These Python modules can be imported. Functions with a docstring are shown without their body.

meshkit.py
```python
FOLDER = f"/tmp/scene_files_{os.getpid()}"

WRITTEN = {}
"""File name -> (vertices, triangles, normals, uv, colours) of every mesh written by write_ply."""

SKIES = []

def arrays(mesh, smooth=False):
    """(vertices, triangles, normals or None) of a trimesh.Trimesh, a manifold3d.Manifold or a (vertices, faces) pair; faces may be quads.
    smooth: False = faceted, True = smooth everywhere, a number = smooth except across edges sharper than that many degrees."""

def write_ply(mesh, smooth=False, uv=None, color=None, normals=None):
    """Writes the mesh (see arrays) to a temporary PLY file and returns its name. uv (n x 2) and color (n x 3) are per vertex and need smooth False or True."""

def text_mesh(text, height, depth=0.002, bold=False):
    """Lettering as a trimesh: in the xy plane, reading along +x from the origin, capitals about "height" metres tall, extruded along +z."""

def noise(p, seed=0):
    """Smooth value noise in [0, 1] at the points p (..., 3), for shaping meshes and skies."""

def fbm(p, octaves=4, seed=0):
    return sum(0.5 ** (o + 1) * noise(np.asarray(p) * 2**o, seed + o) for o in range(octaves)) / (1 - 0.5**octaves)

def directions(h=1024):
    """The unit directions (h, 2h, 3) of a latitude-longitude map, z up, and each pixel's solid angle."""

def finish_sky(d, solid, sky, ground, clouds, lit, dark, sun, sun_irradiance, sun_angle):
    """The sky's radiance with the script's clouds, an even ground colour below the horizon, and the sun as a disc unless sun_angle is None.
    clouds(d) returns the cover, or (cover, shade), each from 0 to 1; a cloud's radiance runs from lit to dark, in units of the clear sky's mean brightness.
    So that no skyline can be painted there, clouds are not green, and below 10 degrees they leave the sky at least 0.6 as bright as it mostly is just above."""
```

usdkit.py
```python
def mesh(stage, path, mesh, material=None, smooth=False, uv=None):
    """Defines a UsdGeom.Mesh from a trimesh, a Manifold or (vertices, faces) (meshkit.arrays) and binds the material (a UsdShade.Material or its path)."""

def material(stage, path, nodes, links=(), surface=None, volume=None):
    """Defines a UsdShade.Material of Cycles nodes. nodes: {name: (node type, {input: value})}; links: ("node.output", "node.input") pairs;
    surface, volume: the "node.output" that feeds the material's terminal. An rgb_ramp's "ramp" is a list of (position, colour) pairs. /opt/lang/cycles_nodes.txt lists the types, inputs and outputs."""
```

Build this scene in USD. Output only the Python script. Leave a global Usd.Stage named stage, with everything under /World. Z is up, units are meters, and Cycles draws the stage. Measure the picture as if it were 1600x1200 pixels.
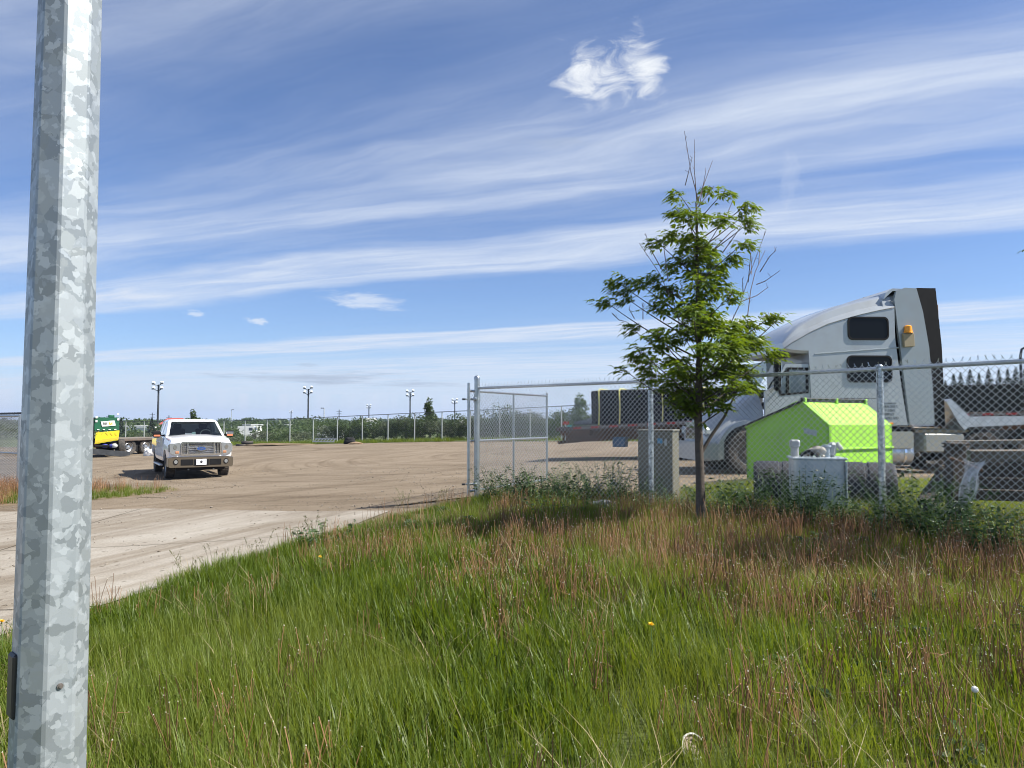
import math, random
import numpy as np
import trimesh, manifold3d
from shapely.geometry import Polygon, Point, LineString
from scipy.interpolate import RBFInterpolator
import usdkit, meshkit
from pxr import Usd, UsdGeom, UsdLux, UsdShade, Gf, Sdf, Vt

stage = Usd.Stage.CreateInMemory()
UsdGeom.SetStageUpAxis(stage, 'Z')
UsdGeom.SetStageMetersPerUnit(stage, 1.0)
world = UsdGeom.Xform.Define(stage, '/World')
stage.SetDefaultPrim(world.GetPrim())
UsdGeom.Scope.Define(stage, '/World/Looks')
PI = math.pi
rng = np.random.default_rng(7)
random.seed(7)

# ------------------------------------------------------------------ camera
EYE, PITCH, FPX = 1.6, math.atan(58 / 1164.0), 1164.0
cam = UsdGeom.Camera.Define(stage, '/World/camera')
cam.CreateHorizontalApertureAttr(36.0)
cam.CreateVerticalApertureAttr(27.0)
cam.CreateFocalLengthAttr(36.0 * FPX / 1600)
cam.CreateClippingRangeAttr(Gf.Vec2f(0.05, 20000))
cam.AddTranslateOp().Set(Gf.Vec3d(0, 0, EYE))
cam.AddRotateXOp().Set(90 + math.degrees(PITCH))
cam.CreateExposureAttr(1.05)

# ------------------------------------------------------------------ sun and sky
SUN_EL, SUN_AZ = math.radians(47), math.radians(-9)          # azimuth counted from +x
SUN = np.array([math.cos(SUN_AZ) * math.cos(SUN_EL), math.sin(SUN_AZ) * math.cos(SUN_EL), math.sin(SUN_EL)])
sun = UsdLux.DistantLight.Define(stage, '/World/sun')
sun.CreateIntensityAttr(1.2)
sun.CreateAngleAttr(0.5)
sun.CreateColorAttr(Gf.Vec3f(1.0, 0.955, 0.88))
sun.GetPrim().CreateAttribute('inputs:normalize', Sdf.ValueTypeNames.Bool).Set(True)
sun.AddRotateZOp().Set(math.degrees(math.atan2(SUN[1], SUN[0])) + 90)
sun.AddRotateXOp().Set(90 - math.degrees(SUN_EL))

dome = UsdLux.DomeLight.Define(stage, '/World/sky')
dome.CreateIntensityAttr(1.0)


def sky_material():
    n, l = {}, []
    n['tc'] = ('texture_coordinate', {})
    n['sky'] = ('sky_texture', {'sky_type': 'single_scattering', 'sun_disc': False, 'sun_elevation': SUN_EL,
                                'sun_rotation': math.atan2(SUN[0], SUN[1]), 'altitude': 650.0, 'air_density': 1.0,
                                'aerosol_density': 0.25, 'ozone_density': 3.0})
    n['xyz'] = ('separate_xyz', {})
    l.append(('tc.generated', 'xyz.vector'))
    cnt = [0]

    def m(op, a, b=0.0, c=None):
        cnt[0] += 1
        k = f'm{cnt[0]}'
        inp = {'math_type': op}
        for nm, v in (('value1', a), ('value2', b), ('value3', c)):
            if v is None:
                continue
            if isinstance(v, str):
                l.append((v, f'{k}.{nm}'))
            else:
                inp[nm] = float(v)
        n[k] = ('math', inp)
        return f'{k}.value'

    def noise(vec, scale, detail=4.0, rough=0.5, dist=0.0):
        cnt[0] += 1
        k = f'n{cnt[0]}'
        n[k] = ('noise_texture', {'scale': scale, 'detail': detail, 'roughness': rough, 'distortion': dist})
        l.append((vec, f'{k}.vector'))
        return f'{k}.fac'

    def comb(x, y, z=0.0):
        cnt[0] += 1
        k = f'c{cnt[0]}'
        inp = {}
        for nm, v in (('x', x), ('y', y), ('z', z)):
            if isinstance(v, str):
                l.append((v, f'{k}.{nm}'))
            else:
                inp[nm] = float(v)
        n[k] = ('combine_xyz', inp)
        return f'{k}.vector'

    def rampf(fac, stops):
        cnt[0] += 1
        k = f'r{cnt[0]}'
        n[k] = ('rgb_ramp', {'ramp': [(p, (v, v, v)) for p, v in stops]})
        l.append((fac, f'{k}.fac'))
        cnt[0] += 1
        b = f'b{cnt[0]}'
        n[b] = ('rgb_to_bw', {})
        l.append((f'{k}.color', f'{b}.color'))
        return f'{b}.val'

    def smooth(v, a, b):
        cnt[0] += 1
        k = f's{cnt[0]}'
        n[k] = ('map_range', {'range_type': 'smoothstep', 'from_min': a, 'from_max': b, 'to_min': 0.0, 'to_max': 1.0, 'clamp': True})
        l.append((v, f'{k}.value'))
        return f'{k}.result'

    zc = m('maximum', 'xyz.z', 0.035)
    px, py = m('divide', 'xyz.x', zc), m('divide', 'xyz.y', zc)
    # streak axis u, across v (a flat layer of cirrus high above)
    u = m('add', m('multiply', px, -0.906), m('multiply', py, 0.42))
    v = m('add', m('multiply', px, 0.42), m('multiply', py, 0.906))
    w1 = noise(comb(m('multiply', u, 0.42), m('multiply', v, 0.7)), 1.0, 4.0)
    vw = m('add', v, m('multiply', m('subtract', w1, 0.5), CIR_WARP))
    band = rampf(m('multiply', vw, 1 / 14.0), [(p / 14.0, a) for p, a in CIRRUS])
    s1 = noise(comb(m('multiply', u, 0.35), m('multiply', vw, 2.6), 3.0), 1.0, 7.0, 0.58, 0.35)
    s2 = noise(comb(m('multiply', u, 1.1), m('multiply', vw, 6.5), 9.0), 1.0, 8.0, 0.6, 0.5)
    s3 = noise(comb(m('multiply', u, 0.6), m('multiply', vw, 1.1), 14.0), 1.0, 5.0, 0.55, 0.6)
    streak = m('add', m('add', m('multiply', s1, 0.8), m('multiply', s2, 0.4)), m('multiply', s3, 0.5))     # about 0.85
    cirrus = m('multiply', band, smooth(streak, 0.60, 1.30))
    cirrus = m('minimum', m('add', cirrus, m('multiply', m('multiply', band, band), 0.36)), 0.94)

    # small cumulus: soft balls in the sky, each eaten into by noise
    def puff(px_, py_, rx, ry, seed, scale=1.0, gain=1.0, lo=0.15, hi=0.95, flat=False):
        az = math.atan2((px_ - 800) / FPX, 1.0)
        c = math.cos(az)
        el = math.atan((658 - py_) / FPX * c)
        R, Y = rx / FPX * c, ry / FPX
        # tangent coordinates about that direction
        e = np.array([math.cos(az), -math.sin(az), 0])
        d = np.array([math.sin(az) * math.cos(el), math.cos(az) * math.cos(el), math.sin(el)])
        up = np.cross(e, d)
        dot = lambda q: m('add', m('add', m('multiply', 'xyz.x', q[0]), m('multiply', 'xyz.y', q[1])), m('multiply', 'xyz.z', q[2]))
        a, b, f = m('divide', dot(e), R), m('divide', dot(up), Y), dot(d)
        if flat:
            b = m('maximum', b, m('multiply', b, 2.6))   # placeholder shape: steeper above
        r = m('sqrt', m('add', m('multiply', a, a), m('multiply', b, b)))
        base = m('subtract', 1.0, r)
        big = noise(comb(m('add', a, seed), m('multiply', b, 0.9), seed * 1.7), 1.1 * scale, 2.0, 0.5, 0.2)
        nn = noise(comb(m('add', m('multiply', a, 0.8), seed), m('multiply', b, 1.1), seed * 2.7), 2.2 * scale, 9.0, 0.62, 0.7)
        val = m('add', base, m('add', m('multiply', m('subtract', big, 0.5), 1.7), m('multiply', m('subtract', nn, 0.5), 1.9)))
        front = smooth(f, 0.3, 0.5)
        return m('multiply', m('multiply', smooth(val, lo, hi), front), gain)

    white = None
    for q in PUFFS:
        p = puff(*q)
        white = p if white is None else m('maximum', white, p)
    grey = None
    for q in GREYS:
        p = puff(*q)
        grey = p if grey is None else m('maximum', grey, p)

    def mix(fac, a, b):
        cnt[0] += 1
        k = f'x{cnt[0]}'
        inp = {'blend_type': 'mix'}
        for nm, val in (('fac', fac), ('a', a), ('b', b)):
            if isinstance(val, str):
                l.append((val, f'{k}.{nm}'))
            else:
                inp[nm] = val
        inp['use_clamp'] = False
        n[k] = ('mix_color', inp)
        return f'{k}.result'

    n['tint'] = ('mix_color', {'blend_type': 'multiply', 'fac': 1.0, 'b': SKY_TINT, 'use_clamp': False})
    l.append(('sky.color', 'tint.a'))
    col = mix(rampf(m('multiply', 'xyz.z', 4.0), HAZE_RAMP), 'tint.result', HAZE_COL)
    col = mix(cirrus, col, CLOUD_COL)
    col = mix(grey, col, GREY_COL)
    col = mix(white, col, PUFF_COL)
    n['bg'] = ('background_shader', {'strength': 0.0605})
    l.append((col, 'bg.color'))
    return usdkit.material(stage, '/World/Looks/sky_look', n, l, surface='bg.background')


# cirrus cover against distance across the streaks
CIR_WARP = 0.95
CIRRUS = [(0, .5), (1.0, .62), (1.35, .52), (1.65, .16), (1.95, .25), (2.2, .62), (2.6, .85), (2.95, .80), (3.2, .34), (3.45, .36), (3.65, .9),
          (4.1, .98), (4.4, .85), (4.65, .06), (5.2, .03), (6.4, .06), (7.0, .12), (7.3, .98), (8.3, 1.0), (8.8, .4), (9.6, .6), (11, .95), (14, .95)]
PUFFS = [(950, 103, 90, 66, 3.1, 1.0, 1.0), (560, 470, 85, 20, 8.3, 0.9, 0.55), (398, 500, 22, 8, 5.2, 0.9, 0.6), (300, 489, 20, 8, 6.4, 0.9, 0.5),
         (1240, 272, 26, 50, 2.2, 1.0, 0.13)]
GREYS = [(500, 590, 170, 14, 12.4, 1.2, 0.85), (640, 600, 90, 8, 4.4, 1.0, 0.7), (480, 570, 22, 5, 1.4, 1.0, 0.4), (890, 215, 100, 18, 7.7, 1.0, 0.25)]
SKY_TINT = (.76, .89, 1.13)
HAZE_RAMP = [(0.0, .6), (0.15, .40), (0.4, .12), (0.8, 0.03), (1, 0)]
HAZE_COL = (4.6, 5.9, 7.8)
CLOUD_COL = (5.9, 6.5, 7.5)
GREY_COL = (3.6, 4.2, 5.2)
PUFF_COL = (7.2, 7.5, 7.9)
SKY_M = sky_material()
UsdShade.MaterialBindingAPI.Apply(dome.GetPrim()).Bind(SKY_M)
dome.GetPrim().SetCustomDataByKey('kind', 'structure')

# ------------------------------------------------------------------ helpers
_used = {}


def numbered(parent, name):
    k = (parent, name)
    _used[k] = _used.get(k, -1) + 1
    return name if _used[k] == 0 else f'{name}_{_used[k]:03d}'


def tag(p, label=None, cat=None, group=None, kind=None):
    p = p.GetPrim() if hasattr(p, 'GetPrim') else p
    for k, v in (('label', label), ('category', cat), ('group', group), ('kind', kind)):
        if v is not None:
            p.SetCustomDataByKey(k, v)
    return p


def thing(name, label, cat, loc=(0, 0, 0), rz=0.0, group=None, kind=None):
    path = '/World/' + numbered('/World', name)
    x = UsdGeom.Xform.Define(stage, path)
    x.AddTranslateOp().Set(Gf.Vec3d(*map(float, loc)))
    x.AddRotateZOp().Set(math.degrees(rz))
    tag(x, label, cat, group, kind)
    return x.GetPrim()


def tri(o):
    if isinstance(o, MB):
        return o.mesh()
    if isinstance(o, (tuple, list)):
        return o
    return o


def part(parent, name, geo, mat, smooth=False, label=None, kind=None):
    base = '/World' if parent is None else str(parent.GetPath())
    path = base + '/' + numbered(base, name)
    m = usdkit.mesh(stage, path, tri(geo), mat, smooth)
    if not smooth:
        m.CreateDoubleSidedAttr(True)
    tag(m, label, None, None, kind)
    return m.GetPrim()


def single(name, geo, mat, label=None, cat=None, group=None, kind=None, smooth=False):
    p = part(None, name, geo, mat, smooth)
    return tag(p, label, cat, group, kind)


def copy_of(root, name, label, loc, rz=0.0, scale=None, group=None, cat=None):
    path = '/World/' + numbered('/World', name)
    x = UsdGeom.Xform.Define(stage, path)
    p = x.GetPrim()
    p.GetReferences().AddInternalReference(root.GetPath())
    x.ClearXformOpOrder()
    x.AddTranslateOp(opSuffix='at').Set(Gf.Vec3d(*map(float, loc)))
    x.AddRotateZOp(opSuffix='turn').Set(math.degrees(rz))
    if scale is not None:
        s = (scale,) * 3 if np.ndim(scale) == 0 else scale
        x.AddScaleOp(opSuffix='size').Set(Gf.Vec3f(*map(float, s)))
    p.SetInstanceable(True)
    was = root.GetCustomData()
    return tag(p, label, cat or was.get('category'), group or was.get('group'))


def rotm(rx=0, ry=0, rz=0):
    return trimesh.transformations.euler_matrix(rx, ry, rz, 'sxyz')


class MB:
    def __init__(self):
        self.v, self.f, self.n = [], [], 0

    def raw(self, v, f):
        v, f = np.asarray(v, float), np.asarray(f, int)
        if f.shape[1] == 4:
            f = np.vstack([f[:, [0, 1, 2]], f[:, [0, 2, 3]]])
        self.v.append(v)
        self.f.append(f + self.n)
        self.n += len(v)
        return self

    def add(self, m, M=None):
        v, f, _ = meshkit.arrays(m)
        if M is not None:
            v = v @ M[:3, :3].T + M[:3, 3]
        return self.raw(v, f)

    def box(self, c, s, rot=None, bev=0.0):
        h = np.array(s, float) / 2
        b = min(bev, 0.45 * h.min() * 2)
        if b > 0:
            pts = []
            for sx in (-1, 1):
                for sy in (-1, 1):
                    for sz in (-1, 1):
                        q = np.array([sx, sy, sz]) * h
                        for k in range(3):
                            d = np.array([sx, sy, sz]) * b
                            d[k] = 0
                            pts.append(q - d)
            hull = trimesh.convex.convex_hull(np.array(pts))
            v, f = np.array(hull.vertices), np.array(hull.faces)
        else:
            v = np.array([[x, y, z] for x in (-1, 1) for y in (-1, 1) for z in (-1, 1)]) * h
            f = np.array([[0, 1, 3, 2], [4, 6, 7, 5], [0, 4, 5, 1], [2, 3, 7, 6], [0, 2, 6, 4], [1, 5, 7, 3]])
        if rot is not None:
            v = v @ rot[:3, :3].T
        return self.raw(v + np.array(c, float), f)

    def bar(self, p, q, w, h, up=(0, 0, 1), bev=0.0):
        p, q = np.array(p, float), np.array(q, float)
        d = q - p
        L = np.linalg.norm(d)
        x = d / L
        up = np.array(up, float)
        if abs(x @ up) > 0.99:
            up = np.array([0, 1.0, 0])
        y = np.cross(up, x)
        y /= np.linalg.norm(y)
        R = np.stack([x, y, np.cross(x, y)], 1)
        return self.box((p + q) / 2, (L, w, h), R, bev)

    def tube(self, pts, r, n=8, cap=True):
        pts = np.asarray(pts, float)
        k = len(pts)
        r = np.broadcast_to(np.asarray(r, float), (k,))
        t = np.gradient(pts, axis=0)
        t /= np.maximum(np.linalg.norm(t, axis=1, keepdims=True), 1e-9)
        ref = np.array([0, 0, 1.0]) if abs(t[0][2]) < 0.9 else np.array([1.0, 0, 0])
        a = np.cross(t, ref)
        a /= np.maximum(np.linalg.norm(a, axis=1, keepdims=True), 1e-9)
        b = np.cross(t, a)
        th = np.linspace(0, 2 * PI, n, endpoint=False)
        ring = a[:, None] * np.cos(th)[None, :, None] + b[:, None] * np.sin(th)[None, :, None]
        v = (pts[:, None] + ring * r[:, None, None]).reshape(-1, 3)
        f = []
        for i in range(k - 1):
            for j in range(n):
                j2 = (j + 1) % n
                f.append([i * n + j, i * n + j2, (i + 1) * n + j2, (i + 1) * n + j])
        self.raw(v, f)
        if cap:
            for i, rev in ((0, False), (k - 1, True)):
                vv = np.vstack([v[i * n:(i + 1) * n], pts[i]])
                ff = [[n, j, (j + 1) % n] if rev else [n, (j + 1) % n, j] for j in range(n)]
                self.raw(vv, ff)
        return self

    def cyl(self, p, q, r, n=16, r2=None):
        return self.tube([p, q], [r, r if r2 is None else r2], n)

    def lathe(self, prof, c=(0, 0, 0), axis='z', n=24):
        """prof: (radius, height) pairs"""
        prof = np.array(prof, float)
        th = np.linspace(0, 2 * PI, n, endpoint=False)
        v = np.stack([prof[:, None, 0] * np.cos(th), prof[:, None, 0] * np.sin(th), np.broadcast_to(prof[:, None, 1], (len(prof), n))], -1).reshape(-1, 3)
        f = [[i * n + j, i * n + (j + 1) % n, (i + 1) * n + (j + 1) % n, (i + 1) * n + j] for i in range(len(prof) - 1) for j in range(n)]
        if axis == 'y':
            v = v[:, [0, 2, 1]]
        if axis == 'x':
            v = v[:, [2, 0, 1]]
        return self.raw(v + np.array(c, float), f)

    def prism(self, poly, depth, M=None):
        """poly in xy, extruded along z by depth, then placed by M"""
        P = poly if isinstance(poly, Polygon) else Polygon(poly)
        m = trimesh.creation.extrude_polygon(P, depth, engine='earcut')
        return self.add(m, M)

    def loft(self, rings, cap=True):
        rings = np.asarray(rings, float)
        k, n = rings.shape[:2]
        v = rings.reshape(-1, 3)
        f = [[i * n + j, i * n + (j + 1) % n, (i + 1) * n + (j + 1) % n, (i + 1) * n + j] for i in range(k - 1) for j in range(n)]
        self.raw(v, f)
        if cap:
            for i, rev in ((0, True), (k - 1, False)):
                c = rings[i].mean(0)
                vv = np.vstack([rings[i], c])
                self.raw(vv, [[n, (j + 1) % n, j] if rev else [n, j, (j + 1) % n] for j in range(n)])
        return self

    def mesh(self):
        return trimesh.Trimesh(np.vstack(self.v), np.vstack(self.f), process=False)


def side(poly, y0, y1):
    """matrix: polygon drawn in (x, z), extruded from y0 to y1"""
    M = np.eye(4)
    M[:3, 0], M[:3, 1], M[:3, 2] = (1, 0, 0), (0, 0, 1), (0, -1, 0)
    M[1, 3] = y1
    return dict(poly=poly, depth=y1 - y0, M=M)


def face(poly, x0, x1):
    """matrix: polygon drawn in (y, z), extruded from x0 to x1"""
    M = np.eye(4)
    M[:3, 0], M[:3, 1], M[:3, 2] = (0, 1, 0), (0, 0, 1), (1, 0, 0)
    M[0, 3] = x0
    return dict(poly=poly, depth=x1 - x0, M=M)


def rrect(x0, y0, x1, y1, r, n=5):
    return Polygon([(x0 + r, y0 + r), (x1 - r, y0 + r), (x1 - r, y1 - r), (x0 + r, y1 - r)]).buffer(r, quad_segs=n)


def at(px, py, D):
    """the point at forward distance D seen at photo pixel (px, py)"""
    a, b = (px - 800) / FPX, (600 - py) / FPX
    d = np.array([a, math.cos(PITCH) - b * math.sin(PITCH), math.sin(PITCH) + b * math.cos(PITCH)])
    return np.array([0, 0, EYE]) + d * (D / d[1])


# ------------------------------------------------------------------ materials
L = '/World/Looks/'


def mat(name, col, rough=0.6, metal=0.0, var=0.0, scale=4.0, bump=0.0, bscale=40.0, coat=0.0, spec=0.5, dirt=None, dirt_amt=0.0, dirt_scale=1.5, detail=6.0, aniso=None):
    n = {'p': ('principled_bsdf', {'base_color': col, 'roughness': rough, 'metallic': metal, 'coat_weight': coat, 'specular_ior_level': spec})}
    l = []
    if var > 0 or bump > 0 or dirt is not None:
        n['tc'] = ('texture_coordinate', {})
        vec = 'tc.object'
        if aniso is not None:
            n['mp'] = ('mapping', {'scale': aniso})
            l.append(('tc.object', 'mp.vector'))
            vec = 'mp.vector'
    cur = None
    if var > 0:
        n['n1'] = ('noise_texture', {'scale': scale, 'detail': detail, 'roughness': 0.6})
        n['r1'] = ('rgb_ramp', {'ramp': [(0.25, tuple(c * (1 - var) for c in col)), (0.75, tuple(min(1, c * (1 + var)) for c in col))]})
        l += [(vec, 'n1.vector'), ('n1.fac', 'r1.fac')]
        cur = 'r1.color'
    if dirt is not None:
        n['n2'] = ('noise_texture', {'scale': dirt_scale, 'detail': 8.0, 'roughness': 0.65})
        n['r2'] = ('rgb_ramp', {'ramp': [(0.42, (0, 0, 0)), (0.68, (dirt_amt,) * 3)]})
        n['mx'] = ('mix_color', {'blend_type': 'mix', 'a': col, 'b': dirt})
        l += [(vec, 'n2.vector'), ('n2.fac', 'r2.fac'), ('r2.color', 'mx.fac')]
        if cur:
            l.append((cur, 'mx.a'))
        cur = 'mx.result'
    if cur:
        l.append((cur, 'p.base_color'))
    if bump > 0:
        n['n3'] = ('noise_texture', {'scale': bscale, 'detail': 5.0, 'roughness': 0.6})
        n['bp'] = ('bump', {'strength': bump, 'distance': 0.02})
        l += [(vec, 'n3.vector'), ('n3.fac', 'bp.height'), ('bp.normal', 'p.normal')]
    return usdkit.material(stage, L + name, n, l, surface='p.BSDF')


def leaf_mat(name, cols, trans=0.35, rough=0.5, patch=0.6, patch_scale=0.5, spec=0.35):
    """cols: ramp over the random number of each blade or leaf; patches of lighter and darker growth by place"""
    n = {'g': ('geometry', {}),
         'r': ('rgb_ramp', {'ramp': cols}),
         'nz': ('noise_texture', {'scale': patch_scale, 'detail': 3.0}),
         'pr': ('rgb_ramp', {'ramp': [(0.3, (1 - patch * 0.5,) * 3), (0.7, (1 + patch * 0.0,) * 3)]}),
         'mu': ('mix_color', {'blend_type': 'multiply', 'fac': 1.0, 'use_clamp': False}),
         'p': ('principled_bsdf', {'roughness': rough, 'specular_ior_level': spec}),
         't': ('translucent_bsdf', {}),
         'hs': ('hsv', {'hue': 0.48, 'saturation': 1.1, 'value': 1.5}),
         'm': ('mix_closure', {'fac': trans})}
    l = [('g.random_per_island', 'r.fac'), ('g.position', 'nz.vector'), ('nz.fac', 'pr.fac'), ('r.color', 'mu.a'), ('pr.color', 'mu.b'),
         ('mu.result', 'p.base_color'), ('mu.result', 'hs.color'), ('hs.color', 't.color'), ('p.BSDF', 'm.closure1'), ('t.BSDF', 'm.closure2')]
    return usdkit.material(stage, L + name, n, l, surface='m.closure')


def pane_mat(name, tint, gloss=0.03, base=0.55):
    """a tinted window pane: see-through with a mirror at grazing angles"""
    n = {'t': ('transparent_bsdf', {'color': tint}), 'g': ('glossy_bsdf', {'color': (1, 1, 1), 'roughness': gloss}), 'f': ('fresnel', {'IOR': 1.5}), 'm': ('mix_closure', {})}
    return usdkit.material(stage, L + name, n, [('f.fac', 'm.fac'), ('t.BSDF', 'm.closure1'), ('g.BSDF', 'm.closure2')], surface='m.closure')

# ------------------------------------------------------------------ terrain
_C = np.array([
    (0, 0, -1.60), (-1.5, 1.8, -1.62), (2, 3, -1.56), (-0.58, 12.3, -1.25), (1.9, 10.1, -1.25), (4.0, 8.2, -1.25), (7, 5.4, -1.27), (3, 5, -1.42),
    (0, 5, -1.50), (-2, 5, -1.66), (4.5, 17, -1.22), (10, 16, -1.22), (13, 10, -1.25), (4, 13, -1.24), (-10.3, 24.3, -1.92), (-4.1, 57, -1.52), (-23.9, 65.5, -2.1),
    (4.8, 53, -1.4), (-38, 72, -2.6), (-13.2, 20, -1.88), (-9, 19, -1.85), (20, 40, -1.3), (-4.25, 6.2, -1.83), (-3.3, 8.2, -1.68), (-2.1, 10.8, -1.46), (-12, 10, -2.0),
    (-30, 30, -2.2), (-2.75, 12.56, -1.54), (-1.6, 12.1, -1.40), (-8, 13, -1.82), (4, 25, -1.24), (30, 20, -1.3), (40, 60, -1.4), (-5, 18, -1.6), (-4, 30, -1.6), (-3, 40, -1.55), (0, -10, -1.7), (-15, -5, -2.0), (15, -5, -1.6)], float)
_rbf = RBFInterpolator(_C[:, :2], _C[:, 2], kernel='linear', smoothing=0.02)


def ground_z(x, y):
    x, y = np.atleast_1d(np.asarray(x, float)), np.atleast_1d(np.asarray(y, float))
    d = np.hypot(x, y)
    near = np.zeros_like(d)
    k = d < 130
    if k.any():
        off = np.array([(0, 0), (.7, 0), (-.7, 0), (0, .7), (0, -.7)])                 # rounds off the kinks at the control points
        near[k] = np.mean([_rbf(np.stack([x[k] + a, y[k] + b], 1)) for a, b in off], axis=0)
    t = np.clip((d - 68) / 55, 0, 1)
    t = t * t * (3 - 2 * t)
    far = -2.6 - 0.9 * np.clip((d - 90) / 400, 0, 1)
    return EYE + near * (1 - t) + far * t


def gz(x, y):
    return float(ground_z(x, y)[0])


def on(x, y, dz=0.0):
    return (x, y, gz(x, y) + dz)


def wob(poly, amp, freq, seed, step=0.35):
    """an outline with an uneven, worn edge"""
    ring = poly.exterior.segmentize(step)
    p = np.array(ring.coords)[:-1]
    q = np.c_[p * freq, np.zeros(len(p))]
    p = p + amp * 2 * np.stack([meshkit.fbm(q, 4, seed) - .5, meshkit.fbm(q + 31.7, 4, seed) - .5], 1)
    return Polygon(p).buffer(0)


def sheet(name, poly, lift, material, edge=0.8, kind='structure', drop=True):
    m = MB()
    for g in getattr(poly, 'geoms', [poly]):
        v, f = trimesh.creation.triangulate_polygon(g, engine='earcut')
        v3, f3 = trimesh.remesh.subdivide_to_size(np.c_[v, np.zeros(len(v))], f, edge, max_iter=12)
        v3 = np.array(v3)
        v3[:, 2] = ground_z(v3[:, 0], v3[:, 1]) + lift
        f3 = np.array(f3)
        nz = np.cross(v3[f3[:, 1]] - v3[f3[:, 0]], v3[f3[:, 2]] - v3[f3[:, 0]])[:, 2]
        f3[nz < 0] = f3[nz < 0][:, ::-1]
        m.raw(v3, f3)
    return tag(part(None, name, m, material, True), kind=kind)


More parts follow.
